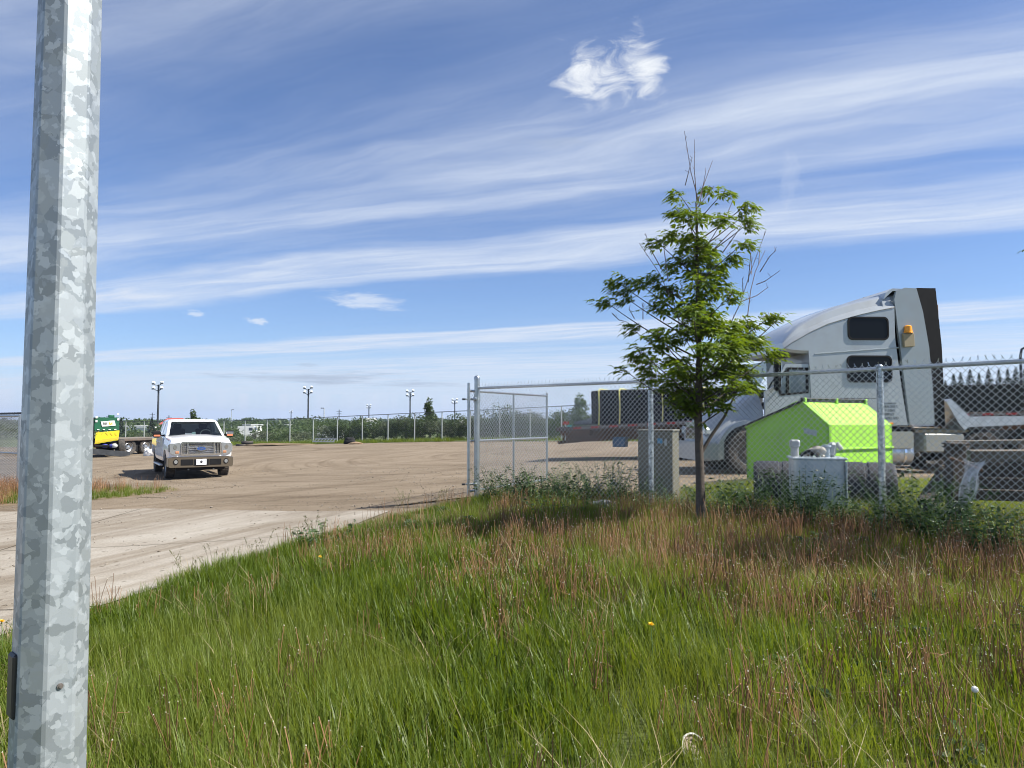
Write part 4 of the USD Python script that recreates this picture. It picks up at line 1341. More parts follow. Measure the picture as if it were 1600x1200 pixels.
def wheel(parent, c, r, w, axis_out, rim_r=.56, dual=False, name='wheel', hub=ALU, nuts=8):
    """c: hub centre; axis along local y; axis_out: +1 or -1 for the outer side"""
    tyre = MB()
    prof = [(r * .58, -w / 2 * .8), (r * .72, -w / 2), (r * .93, -w / 2 * .98), (r, -w / 2 * .74), (r, w / 2 * .74), (r * .93, w / 2 * .98), (r * .72, w / 2), (r * .58, w / 2 * .8)]
    tyre.lathe(prof, c, 'y', 36)
    for k in range(36):                                                                    # tread blocks
        a = k * 2 * PI / 36
        for s in (-1, 1):
            tyre.box(np.array(c) + np.array([math.cos(a) * r, s * w * .24, math.sin(a) * r]), (.035 * r * 2, w * .36, .05 * r), rotm(0, -a + PI / 2, 0))
    wp = part(parent, name, tyre, RUBBER, 40)
    rim = MB()
    o = axis_out
    rim.lathe([(r * rim_r * 1.06, o * w * .40), (r * rim_r, o * w * .42), (r * rim_r * .94, o * w * .25), (r * rim_r * .55, o * w * .12), (r * .25, o * w * .20), (r * .2, o * w * .34), (0, o * w * .36)], c, 'y', 28)
    for k in range(nuts):
        a = k * 2 * PI / nuts
        q = np.array(c) + np.array([math.cos(a) * r * .31, o * w * .16, math.sin(a) * r * .31])
        rim.cyl(q, q + np.array([0, o * .05, 0]), r * .035, 6)
    part(wp, 'rim', rim, hub, 40)
    return wp


def to_manifold(m):
    m = m if isinstance(m, trimesh.Trimesh) else m.mesh()
    m = trimesh.Trimesh(m.vertices, m.faces, process=True)
    m.merge_vertices()
    if m.volume < 0:
        m.invert()
    return manifold3d.Manifold(manifold3d.Mesh(np.asarray(m.vertices, np.float32), np.asarray(m.faces, np.uint32)))


def ycyl(x, z, r, y0, y1, n=40):
    return manifold3d.Manifold.cylinder(y1 - y0, r, r, n).rotate([-90, 0, 0]).translate([x, y0, z])


def mbox(x0, x1, y0, y1, z0, z1):
    return manifold3d.Manifold.cube([x1 - x0, y1 - y0, z1 - z0]).translate([x0, y0, z0])


WX = ([0, 1.0, 1.56, 2.62, 5.72, 9.5], [0, 1.0, 1.33, 2.36, 5.12, 8.9])          # distances behind the bumper: drawn, and as built
wx = lambda s: float(np.interp(s, *WX))
unwx = lambda s: float(np.interp(s, WX[1], WX[0]))
_plain_part = part
WARPING = [True]


def part(parent, name, geo, mat, smooth=False, label=None, kind=None):
    if WARPING[0] and parent is not None and 'semi' in globals() and str(parent.GetPath()).startswith(str(semi.GetPath())):
        v, f, _ = meshkit.arrays(tri(geo))
        v = np.array(v)
        v[:, 0] = np.where(v[:, 0] < 0, -np.interp(-v[:, 0], *WX), v[:, 0])
        geo = trimesh.Trimesh(v, f, process=False)
    if parent is not None and 'pick' in globals() and str(parent.GetPath()).startswith(str(pick.GetPath())):
        v, f, _ = meshkit.arrays(tri(geo))
        v = np.array(v)
        v[:, 2] = np.where(v[:, 2] > 0, np.interp(v[:, 2], [0, .42, .68, .78, 1.14, 1.30, 1.92], [0, .38, .69, .77, 1.20, 1.38, 1.94]), v[:, 2])
        geo = trimesh.Trimesh(v, f, process=False)
    return _plain_part(parent, name, geo, mat, smooth, label, kind)


# ------------------------------------------------------------------ highway tractor with tall sleeper
# local frame: x forward (x = 0 at the bumper), y to its left, z up; s below is the distance behind the bumper
S_D = 17.7
sp0 = at(1098, 700, S_D - 1.0)
SYAW = PI + math.radians(3.5)
semi_z = gz(5.6, 16.8)
SEMI_O = np.array([sp0[0], sp0[1] + 1.05, semi_z])
semi = thing('semi_truck', 'silver highway tractor with tall raised roof sleeper parked behind the lime green bin', 'truck', SEMI_O, SYAW)


def ring(x, half):
    """half outline (y, z) of one side, bottom to top -> closed ring at x"""
    h = np.array(half, float)
    o = np.r_[h, np.c_[-h[::-1, 0], h[::-1, 1]]]
    return np.c_[np.full(len(o), x), o]


def body_half(w, zb, zc, zt, inset, rr):
    """side wall up to zc, leaning in above it to a rounded roof edge at zt"""
    p = [(w - .05, zb), (w, zb + .06), (w, zc)]
    wt = w - inset
    zr = max(zt - rr, zc + .02)
    p += [(w - inset * .45, zc + (zr - zc) * .6), (wt, zr), (wt - rr * .3, zt - rr * .3), (wt - rr, zt), (wt * .5, zt + .015)]
    return p


# sleeper and cab shell
st = [(1.78, 2.80, 2.86, 2.98, .06, .06), (1.95, 2.76, 2.98, 3.17, .08, .1), (2.17, 2.74, 3.10, 3.38, .11, .16), (2.34, 2.74, 3.2, 3.48, .13, .18), (2.40, 1.12, 3.23, 3.51, .13, .18), (2.8, 1.12, 3.41, 3.71, .15, .2),
      (3.2, 1.1, 3.53, 3.87, .15, .22), (3.6, 1.1, 3.64, 3.98, .14, .22), (4.0, 1.1, 3.73, 4.07, .13, .22), (4.36, 1.1, 3.80, 4.13, .12, .2)]
st = [(unwx(q[0]), *q[1:]) for q in st]
rings = [ring(-s, body_half(1.2 if s > 2.3 else 1.0 + .09 * s, zb, zc, zt, ins, rr)) for s, zb, zc, zt, ins, rr in st]
shell = to_manifold(MB().loft(rings))
shell = shell - mbox(-9, -4.66, -2, 2, 4.5, 5)
# back edge slants: cut behind a leaning plane
cut = manifold3d.Manifold.cube([3, 4, 6]).translate([-3.0, -2, 0]).rotate([0, -7.0, 0]).translate([-5.13, 0, 1.1])
wins = []
shell_m = shell
part(semi, 'sleeper_shell', shell_m, SILVER, 28)
# lower cab back to the slanted seam: filler panel at the rear of the sleeper
rings = []
for z, xf, xb in ((1.12, 4.6, 5.14), (2.0, 4.6, 5.0), (3.0, 4.6, 4.88), (3.65, 4.6, 4.81), (3.95, 4.6, 4.79)):
    w = 1.2 if z < 3.7 else 1.12
    rings.append([(-xf, w - .004, z), (-xb, w - .004, z), (-xb, -w + .004, z), (-xf, -w + .004, z)])
part(semi, 'sleeper_rear_panel', MB().loft(rings), SILVER)
# roof crease: raised edge running up the flank
cre = [(-q[0], (1.2 if q[0] > 2.3 else 1.0 + .09 * q[0]) - .004, q[2]) for q in st]
part(semi, 'roof_moulding', MB().tube(cre, .018, 6), SILVER, 60)
# cab (door section)
rings = [ring(-s, body_half(w, 1.05, 2.0, zt, .16, .12)) for s, w, zt in ((1.5, 1.02, 2.02), (1.75, 1.05, 2.42), (2.0, 1.08, 2.78), (2.35, 1.13, 2.84))]
cab = to_manifold(MB().loft(rings))
cab_in = to_manifold(MB().loft([ring(-s, body_half(w, 1.2, 2.0, zt, .16, .1)) for s, w, zt in ((1.35, .96, 1.98), (1.72, .99, 2.34), (1.98, 1.02, 2.70), (2.7, 1.06, 2.72))]))
cab = cab - cab_in
# side window holes and windscreen hole
dw = manifold3d.CrossSection([np.array(Polygon([(-1.92, 1.80), (-2.58, 1.86), (-2.58, 2.40), (-2.10, 2.40), (-1.86, 2.05)]).buffer(-.04).buffer(.04).exterior.coords)[:-1]]).extrude(4).rotate([90, 0, 0]).translate([0, 2, 0])
cab = cab - dw - mbox(-1.98, -1.3, -.88, .88, 2.02, 2.62)
part(semi, 'cab_shell', cab, SILVER, 28)
door = MB().prism(**side(Polygon([(-1.56, 1.16), (-2.62, 1.16), (-2.66, 1.9), (-2.66, 2.5), (-2.05, 2.5), (-1.8, 2.0), (-1.56, 1.88)]).difference(Polygon([(-1.92, 1.80), (-2.58, 1.86), (-2.58, 2.40), (-2.10, 2.40), (-1.86, 2.05)]).buffer(.0)), 1.10, 1.165))
dp = part(semi, 'door', door, SILVER)
part(dp, 'handle', MB().box((-2.48, 1.18, 1.72), (.16, .035, .05), bev=.01), BLACKT)
wpane = MB().prism(**side(Polygon([(-1.92, 1.80), (-2.58, 1.86), (-2.58, 2.40), (-2.10, 2.40), (-1.86, 2.05)]), 1.118, 1.124))
part(dp, 'window', wpane, GLASS)
fr = Polygon([(-1.92, 1.80), (-2.58, 1.86), (-2.58, 2.40), (-2.10, 2.40), (-1.86, 2.05)])
part(dp, 'window_seal', MB().prism(**side(fr.buffer(.02).difference(fr.buffer(-.025)), 1.13, 1.172)), BLACKT)
part(dp, 'quarter_post', MB().bar((-2.1, 1.145, 1.82), (-2.12, 1.145, 2.4), .05, .05), BLACKT)
part(semi, 'windscreen', MB().raw([(-1.53, -.92, 2.03), (-1.53, .92, 2.03), (-1.95, .86, 2.62), (-1.95, -.86, 2.62)], [[0, 1, 2, 3]]), WINDSH)
part(semi, 'sun_visor', MB().prism(**side([(-1.62, 2.74), (-2.02, 2.86), (-2.02, 2.78), (-1.66, 2.66)], -1.0, 1.0)), SILVER)
part(semi, 'dashboard', MB().box((-1.85, 0, 1.85), (.5, 1.8, .16), bev=.05).box((-2.0, .5, 1.98), (.05, .38, .02)), INTER)
seat = MB().box((-2.5, .5, 1.6), (.5, .5, .2), bev=.05).box((-2.78, .5, 2.0), (.16, .48, .8), bev=.06).box((-2.8, .5, 2.5), (.12, .28, .2), bev=.05)
part(semi, 'driver_seat', seat, INTER)
part(semi, 'passenger_seat', MB().box((-2.5, -.5, 1.6), (.5, .5, .2), bev=.05).box((-2.78, -.5, 2.0), (.16, .48, .8), bev=.06).box((-2.8, -.5, 2.5), (.12, .28, .2), bev=.05), INTER)
part(semi, 'steering_wheel', MB().tube([(-2.05 - .17 * math.sin(a) * .5, .5 + .22 * math.cos(a), 2.02 + .2 * math.sin(a)) for a in np.linspace(0, 2 * PI, 20)], .015, 6), INTER)
for sgn in (1, -1):
    mm = MB().tube([(-1.95, sgn * 1.1, 1.95), (-1.8, sgn * 1.32, 1.95)], .02, 6).tube([(-1.98, sgn * 1.08, 2.5), (-1.8, sgn * 1.32, 2.5)], .02, 6)
    mir = part(semi, 'mirror', mm.box((-1.78, sgn * 1.34, 2.22), (.12, .20, .68), bev=.05), BLACKT)
    part(mir, 'mirror_glass', MB().box((-1.842, sgn * 1.34, 2.25), (.006, .16, .52)), CHROME)
# hood with fenders
hst = [(.06, .78, .72, 1.05), (.14, .88, .52, 1.22), (.45, .98, .52, 1.45), (.9, 1.04, .55, 1.62), (1.3, 1.06, .7, 1.76), (1.56, 1.05, .95, 1.92)]
rings = []
for s, w, zb, zt in hst:
    rings.append(ring(-s, [(w - .04, zb), (w, zb + .05), (w + .02, zb + (zt - zb) * .35), (w - .02, zb + (zt - zb) * .55), (w - .22, zt - .16), (w - .36, zt - .04), (w - .6, zt), (.2, zt + .03)]))
hood = to_manifold(MB().loft(rings))
hood = hood - ycyl(-.98, .52, .62, -1.5, 1.5)
part(semi, 'hood', hood, SILVER, 32)
for sgn in (1, -1):
    arc = [(-.98 + .66 * math.cos(a), sgn * 1.06, .52 + .66 * math.sin(a)) for a in np.linspace(-.25, PI + .05, 22)]
    flare = MB()
    rr_ = []
    for k, p in enumerate(arc):
        a = np.linspace(-.25, PI + .05, 22)[k]
        o = np.array([math.cos(a), 0, math.sin(a)])
        p = np.array(p)
        rr_.append([p - o * .04 - (0, sgn * .2, 0), p - o * .04 + (0, sgn * .04, 0), p + o * .05 + (0, sgn * .03, 0), p + o * .10 - (0, sgn * .2, 0)])
    part(semi, 'fender_flare', flare.loft(rr_), SILVER, 40)
part(semi, 'bumper', MB().prism(**face(rrect(-1.05, .32, 1.05, .74, .08), -.16, .10)).prism(**side([(-.1, .34), (-.42, .36), (-.42, .70), (-.1, .72)], .95, 1.07)), SILVER2)
part(semi, 'grille', MB().prism(**face(rrect(-.45, .80, .45, 1.2, .08), -.08, .0)), CHROME)
for sgn in (1, -1):
    part(semi, 'headlight', MB().box((-.12, sgn * .78, .98), (.16, .30, .22), rotm(0, 0, -sgn * .5), .06), LAMPG)
part(semi, 'hood_number', MB().add(meshkit.text_mesh('O', .09, .004), np.array([[-1, 0, 0, -.33], [0, 0, 1, 1.0], [0, 1, 0, .62], [0, 0, 0, 1.0]])), INK)
# windows of the sleeper
for (x0, z0, x1, z1) in ((-4.66, 3.08, -3.66, 3.54), (-4.72, 2.12, -3.62, 2.66)):
    yy = 1.2 if z0 < 2.5 else 1.196
    wp = part(semi, 'sleeper_window', MB().prism(**side(rrect(x0, z0, x1, z1, .1), yy - .06, yy + .012)), DKGLASS)
    part(wp, 'seal', MB().prism(**side(rrect(x0 - .035, z0 - .035, x1 + .035, z1 + .035, .12).difference(rrect(x0, z0, x1, z1, .1)), yy - .06, yy + .028)), BLACKT)
# panel seams and mouldings on the flank
seam = MB()
seam.box((-3.9, 1.2, 1.62), (1.9, .012, .016))
seam.box((-2.72, 1.165, 1.75), (.014, .05, 1.25))
part(semi, 'flank_moulding', MB().box((-3.85, 1.203, 2.80), (2.2, .016, .026), rotm(0, .07, 0), .004), SILVER2)
part(semi, 'panel_seams', seam, BLACKT)
lug = rrect(-4.45, 1.2, -3.35, 1.72, .06)
part(semi, 'luggage_door', MB().prism(**side(lug, 1.19, 1.207)), SILVER, label='flush luggage door low on the sleeper flank')
part(semi, 'luggage_door_gap', MB().prism(**side(lug.buffer(.012).difference(lug), 1.19, 1.2035)), BLACKT)
part(semi, 'luggage_latch', MB().box((-3.9, 1.21, 1.66), (.14, .016, .05), bev=.004), BLACKT)
for k in range(16):
    part(semi, 'rivet', MB().lathe([(.011, 0), (.008, .005), (0, .006)], (0, 0, 0), 'y', 6).mesh().apply_translation((-2.72 - .126 * k, 1.2005, 2.02)), SILVER)
for k in range(3):
    part(semi, 'flank_marker', MB().box((-2.9 - .9 * k, 1.205, 1.16), (.11, .02, .04), bev=.006), AMBER)
# side extender behind the seam (both sides), and its black rubber edge
for sgn in (1, -1):
    y0, y1 = (1.12, 1.19) if sgn > 0 else (-1.19, -1.12)
    U = lambda pts: [(-unwx(a), b) for a, b in pts]
    part(semi, 'side_extender', MB().prism(**side(U([(4.66, 1.14), (5.24, 1.14), (5.22, 2.0), (5.16, 2.9), (5.04, 3.7), (4.90, 4.24), (4.62, 4.25), (4.42, 4.16), (4.37, 3.98)]), y0, y1)), SILVER2)
    part(semi, 'extender_edge', MB().prism(**side(U([(5.245, 1.10), (5.50, 1.10), (5.47, 2.9), (5.36, 4.25), (4.91, 4.25), (5.05, 3.7), (5.17, 2.9), (5.226, 2.0)]), y0 + .012, y1 - .014)), BLACKT)
part(semi, 'roof_fairing', MB().prism(**side([(-4.66, 4.0), (-4.72, 4.15), (-4.9, 4.25), (-5.2, 4.24), (-5.2, 4.19), (-4.9, 4.19)], -1.1, 1.1)), SILVER)
part(semi, 'roof_cap', MB().loft([ring(-unwx(q), body_half(1.112, 3.8, 3.9, zt, .08, .16)) for q, zt in ((4.28, 4.10), (4.5, 4.16), (4.78, 4.20), (4.98, 4.20))]), SILVER, 40)
part(semi, 'rear_wall', MB().box((-5.25, 0, 2.6), (.06, 2.1, 3.0)), BLACKT)
part(semi, 'exhaust_stack', MB().tube([(-6.16, .95, .9), (-6.14, .95, 3.3), (-6.12, .95, 3.9)], .03, 10), RUST, 40)
# beacon on its bracket
bk = part(semi, 'beacon_bracket', MB().box((-5.20, 1.21, 3.05), (.28, .10, .31), rotm(0, .06, 0), .01), mat('tan_bracket_look', (.30, .25, .16), .6))
part(bk, 'beacon', MB().lathe([(.0, .16), (.05, .155), (.085, .13), (.09, .04), (.10, .0), (.11, -.02)], (-5.20, 1.22, 3.23), n=18), AMBER, 40)
# lettering on the rear of the door panel
tx = MB()
for k, s_ in enumerate(['SKALBULT', 'TV 31BS', 'SURREY', 'HARELAND']):
    M = np.eye(4)
    M[:3, 0], M[:3, 1], M[:3, 2] = (-1, 0, 0), (0, 0, 1), (0, 1, 0)
    M[:3, 3] = (-4.50, 1.2, 1.52 - k * .088)
    tx.add(meshkit.text_mesh(s_, .055, .004), M)
part(semi, 'door_lettering', tx, INK)
# side skirt, steps, tanks and chassis
part(semi, 'sill', MB().box((-3.75, 1.0, 1.03), (3.1, .3, .1), bev=.02), BLACKT)
for sgn in (1, -1):
    part(semi, 'side_fairing', MB().prism(**side(rrect(-5.30, .60, -1.75, .98, .06), sgn * 1.12 - .08, sgn * 1.12 + .06)), TANKG)
    tank = MB().lathe([(0, -.01), (.26, 0), (.30, .04), (.30, 2.36), (.26, 2.4), (0, 2.41)], n=28)
    M = trimesh.transformations.rotation_matrix(PI / 2, [0, 1, 0])
    M[:3, 3] = (-5.35, sgn * .86, .50)
    part(semi, 'fuel_tank', MB().add(tank.mesh(), M), ALU, 40)
    for xx in (-3.2, -4.2, -5.1):
        part(semi, 'tank_strap', MB().lathe([(.303, -.03), (.312, -.03), (.312, .03), (.303, .03)], n=24).mesh().apply_transform(np.array([[0, 0, 1, xx], [0, 1, 0, sgn * .86], [1, 0, 0, .50], [0, 0, 0, 1.0]])), CHROME)
part(semi, 'step', MB().box((-2.1, 1.05, .42), (.7, .2, .05), bev=.01).box((-2.1, 1.05, .72), (.7, .2, .05), bev=.01), ALU)
for sgn in (1, -1):
    part(semi, 'frame_rail', MB().box((-4.6, sgn * .43, .86), (8.2, .09, .26)), DARKSTEEL)
part(semi, 'deck_plate', MB().box((-6.15, 0, 1.04), (.95, 1.5, .03)).box((-6.1, 1.0, .98), (1.3, .08, .07), bev=.01), mat('tan_deck_look', (.36, .28, .18), .7, var=.25, scale=6))
part(semi, 'battery_box', MB().box((-6.05, .95, .72), (.95, .5, .42), bev=.03).box((-6.05, 1.21, .72), (.9, .02, .36)), TANKG)
# wheels
WARPING[0] = False
HUBD = mat('dusty_wheel_look', (.16, .145, .125), .6, .4, var=.3, scale=8)
wheel(semi, (-.98, .98, .51), .51, .28, 1, hub=HUBD)
wheel(semi, (-.98, -.98, .51), .51, .28, -1, hub=HUBD)
for xx in (-6.35, -7.65):
    for sgn in (1, -1):
        wheel(semi, (xx, sgn * .93, .51), .51, .55, sgn, hub=HUBD)
    part(semi, 'axle', MB().cyl((xx, -.8, .51), (xx, .8, .51), .09, 10), DARKSTEEL)
WARPING[0] = True
# aluminium quarter fender: sloping front and long top over the drive wheels
for sgn in (1, -1):
    pr = [(-6.08, 1.58), (-6.25, 1.60), (-6.62, 1.20), (-8.9, 1.24), (-9.0, 1.14), (-6.55, 1.08), (-6.5, .96)]
    part(semi, 'drive_fender', MB().prism(**side([(-6.10, 1.66), (-6.2, 1.72), (-6.66, 1.30), (-8.95, 1.34), (-9.05, 1.18), (-6.62, 1.08), (-6.52, 1.00), (-6.40, 1.14)], sgn * .93 - .3, sgn * .93 + .3)), ALU)
part(semi, 'fifth_wheel', MB().prism(**side(rrect(-8.0, 1.02, -7.2, 1.10, .03), -.4, .4)), DARKSTEEL)
for k in range(5):
    g_ = np.random.default_rng(60 + k)
    y0 = .1 + .13 * k
    p0, p3 = np.array([-5.35, y0, 2.15 - .06 * k]), np.array([-6.35 - .05 * k, y0 + .2, 1.14])
    t = np.linspace(0, 1, 14)[:, None]
    c1, c2 = p0 + (-.35, .25, -1.25 + .3 * k), p3 + (.1, .1, .9 - .1 * k)
    pts = (1 - t) ** 3 * p0 + 3 * t * (1 - t) ** 2 * c1 + 3 * t * t * (1 - t) * c2 + t ** 3 * p3
    part(semi, 'air_hose', MB().tube(pts, .016, 6), [BLACKT, ALU, REDL, BLACKT, YSTRAP][k], 60)
part(semi, 'roof_marker', MB().box((-2.3, 0, 3.16), (.08, .5, .05), bev=.02), AMBER)

# ------------------------------------------------------------------ white crew cab pickup
pk = at(315, 700, 24.3)
PK_O = np.array([pk[0], pk[1], gz(pk[0], pk[1]) + .03])
cam_dir = math.atan2(-pk[1], -pk[0])
pick = thing('pickup_truck', 'white crew cab pickup with chrome grille and beige bumper facing us on the gravel', 'pickup', PK_O, cam_dir + math.radians(8))
# x = 0 at the front bumper; y left
W = 1.0
rings = [ring(-s, [(w - .03, zb), (w, zb + .1), (w + .0, zb + .35), (w - .02, zs - .12), (w - .06, zs - .03), (w - .14, zs), (.3, zs + up)]) for s, w, zb, zs, up in
         ((.10, .90, .72, 1.14, .03), (.16, .95, .68, 1.20, .05), (.5, .98, .60, 1.25, .06), (1.3, 1.0, .56, 1.28, .07), (1.5, 1.0, .55, 1.29, .05), (3.2, 1.0, .55, 1.30, .0), (3.9, 1.0, .56, 1.32, .0), (5.75, .98, .62, 1.34, .0))]
pb_ = to_manifold(MB().loft(rings))
pb_ = pb_ - ycyl(-1.02, .42, .50, -1.5, 1.5) - ycyl(-4.65, .42, .50, -1.5, 1.5) - mbox(-5.6, -3.85, -.82, .82, .95, 1.6)
part(pick, 'body', pb_, WHITEP, 30)
# greenhouse: roof on pillars, open windows filled with panes
rings = [ring(-s, [(w0, 1.26), (w0 - .02, 1.32), (w1 + .03, zt - .08), (w1, zt - .04), (w1 - .08, zt), (.3, zt + .02)]) for s, w0, w1, zt in
         ((1.42, .93, .92, 1.34), (2.12, .94, .78, 1.88), (2.3, .94, .77, 1.91), (3.3, .94, .77, 1.91), (3.62, .94, .78, 1.86), (3.75, .93, .90, 1.34))]
gh = to_manifold(MB().loft(rings))
gi = to_manifold(MB().loft([ring(-s, [(w0, 1.2), (w0 - .02, 1.3), (w1 + .03, zt - .08), (w1, zt - .05), (w1 - .06, zt), (.3, zt + .01)]) for s, w0, w1, zt in
                            ((1.2, .88, .87, 1.24), (2.14, .88, .73, 1.83), (2.3, .88, .72, 1.86), (3.3, .88, .72, 1.86), (3.58, .88, .73, 1.80), (3.8, .88, .86, 1.2))]))
gh = gh - gi
wsc = manifold3d.CrossSection([np.array([(-.84, 1.30), (.84, 1.30), (.70, 1.83), (-.70, 1.83)])[::1]]).extrude(3).rotate([90, 0, 90]).translate([-2.26, 0, 0])
gh = gh - wsc
for (a, b, c_, d_) in ((-1.86, -2.62, -2.22, -2.66), (-2.74, -3.42, -2.72, -3.36)):
    gh = gh - manifold3d.CrossSection([np.array([(b, 1.36), (a, 1.36), (c_, 1.80), (d_, 1.80)])]).extrude(4).rotate([90, 0, 0]).translate([0, 2, 0])
part(pick, 'cab', gh, WHITEP, 30)
wv = [(-1.50, -.85, 1.30), (-1.50, .85, 1.30), (-2.13, .72, 1.84), (-2.13, -.72, 1.84)]
part(pick, 'windscreen', MB().raw(wv, [[0, 1, 2, 3]]), WINDSH)
for sgn in (1, -1):
    for (a, b, c_, d_) in ((-1.84, -2.64, -2.2, -2.68), (-2.72, -3.44, -2.70, -3.38)):
        part(pick, 'side_window', MB().raw([(a, sgn * .905, 1.35), (b, sgn * .905, 1.35), (d_, sgn * .79, 1.81), (c_, sgn * .79, 1.81)], [[0, 1, 2, 3]]), WINDSH)
part(pick, 'dashboard', MB().box((-1.75, 0, 1.20), (.6, 1.6, .16), bev=.05), INTER)
for sgn in (1, -1):
    part(pick, 'seat', MB().box((-2.55, sgn * .42, 1.0), (.5, .5, .2), bev=.05).box((-2.8, sgn * .42, 1.25), (.16, .5, .62), bev=.06).box((-2.82, sgn * .42, 1.64), (.1, .28, .18), bev=.04), INTER)
part(pick, 'steering_wheel', MB().tube([(-2.0 - .07 * math.sin(a), .42 + .19 * math.cos(a), 1.34 + .17 * math.sin(a)) for a in np.linspace(0, 2 * PI, 22)], .016, 6), mat('steering_rim_look', (.2, .2, .2), .5))
part(pick, 'dash_paper', MB().box((-1.72, -.02, 1.36), (.03, .12, .14), rotm(0, -.3, 0)).box((-1.7, .05, 1.30), (.1, .3, .02)), mat('paper_look', (.5, .62, .6), .8))
for sgn in (1, -1):                                          # curtain airbag grips showing beside the pillars
    part(pick, 'grab_handle', MB().tube([(-2.05, sgn * .74, 1.70), (-2.0, sgn * .77, 1.62), (-1.94, sgn * .80, 1.48), (-1.90, sgn * .82, 1.42)], .022, 6), mat(f'grip_look_{(sgn + 1) // 2}', (.55, .52, .46), .6))
# front end
part(pick, 'grille_frame', MB().prism(**face(rrect(-.62, .78, .62, 1.14, .05).difference(rrect(-.57, .82, .57, 1.10, .03)), -.12, -.045)), CHROME)
part(pick, 'grille_back', MB().box((-.115, 0, .96), (.03, 1.16, .3)), mat('grille_mesh_look', (.17, .16, .14), .4, .7))
for z in (.865, .925, .985, 1.045):
    part(pick, 'grille_bar', MB().box((-.085, 0, z), (.03, .80, .012 if z != .925 and z != .985 else .018), bev=.003), CHROME)
for y in (-.40, .40):
    part(pick, 'grille_upright', MB().box((-.07, y, .96), (.04, .045, .30), bev=.01), CHROME)
for y in (-.54, -.49, .49, .54):
    part(pick, 'grille_side_bar', MB().box((-.08, y, .96), (.03, .018, .28), bev=.003), CHROME)
bd = part(pick, 'badge', MB().add(trimesh.creation.cylinder(1, .02, sections=28), np.array([[0, 0, 1, -.045], [.155, 0, 0, 0], [0, .062, 0, .955], [0, 0, 0, 1.0]])), CHROME)
part(bd, 'badge_field', MB().add(trimesh.creation.cylinder(1, .02, sections=28), np.array([[0, 0, 1, -.040], [.138, 0, 0, 0], [0, .048, 0, .955], [0, 0, 0, 1.0]])), mat('badge_blue_look', (.03, .08, .26), .3))
tm = meshkit.text_mesh('Ford', .05, .006)
part(bd, 'badge_script', MB().add(tm, np.array([[0, 0, 1, -.032], [1, 0, 0, -tm.bounds[:, 0].mean()], [.0, 1, 0, .935], [0, 0, 0, 1.0]])), CHROME)
for sgn in (1, -1):
    hl_ = part(pick, 'headlight', MB().prism(**face(Polygon([(sgn * .63, .84), (sgn * .72, .76), (sgn * .93, .84), (sgn * .95, 1.09), (sgn * .64, 1.12)]), -.14, -.06)), LAMPG)
    part(hl_, 'reflector', MB().cyl((-.07, sgn * .78, 1.0), (-.052, sgn * .78, 1.0), .06, 14), CHROME)
    part(hl_, 'indicator', MB().box((-.06, sgn * .72, .86), (.02, .11, .07), bev=.01), mat(f'indicator_look_{(sgn + 1) // 2}', (.45, .22, .12), .3))
    part(pick, 'corner_lamp', MB().box((-.22, sgn * .955, .97), (.2, .03, .2), bev=.01), LAMPG)
bp_ = Polygon([(-.97, .44), (-.80, .40), (.80, .40), (.97, .44), (.98, .68), (-.98, .68)])
rb = rrect(-.98, .42, .98, .70, .06)
part(pick, 'bumper', MB().prism(**face(rb, -.10, .0)).prism(**side(rrect(-.45, .44, -.04, .69, .05), .93, .985)).prism(**side(rrect(-.45, .44, -.04, .69, .05), -.985, -.93)), TAN)
for sgn in (1, -1):
    fl_ = part(pick, 'fog_lamp', MB().cyl((-.03, sgn * .76, .575), (.014, sgn * .76, .575), .075, 18), BLACKT)
    part(fl_, 'lens', MB().cyl((.0, sgn * .76, .575), (.02, sgn * .76, .575), .052, 16), LAMPG)
    part(pick, 'bumper_insert', MB().box((.004, sgn * .43, .56), (.02, .36, .16), bev=.006), BLACKT)
part(pick, 'bumper_recess', MB().box((.002, 0, .55), (.016, .46, .17), bev=.004), BLACKT)
pl = part(pick, 'number_plate', MB().box((.02, 0, .56), (.012, .31, .16), bev=.003), mat('white_plate_look', (.8, .8, .8), .4))
em = MB()
for k in range(5):
    a = PI / 2 + k * 2 * PI / 5
    em.add(trimesh.creation.cylinder(.018, .004, sections=10), np.array([[0, 0, 1, .029], [1, 0, 0, .022 * math.cos(a)], [0, 1, 0, .565 + .022 * math.sin(a)], [0, 0, 0, 1.0]]))
part(pl, 'plate_emblem', em, INK)
for sy in (-.12, .12):
    part(pl, 'plate_bolt', MB().cyl((.024, sy, .60), (.03, sy, .60), .008, 8), INK)
part(pick, 'air_dam', MB().box((-.18, 0, .38), (.16, 1.5, .14), bev=.03), BLACKT)
for sgn in (1, -1):
    part(pick, 'tow_hook', MB().box((-.1, sgn * .38, .34), (.16, .05, .05), bev=.01), DARKSTEEL)
part(pick, 'underbody', MB().box((-2.9, 0, .48), (5.0, 1.5, .16)), BLACKT)
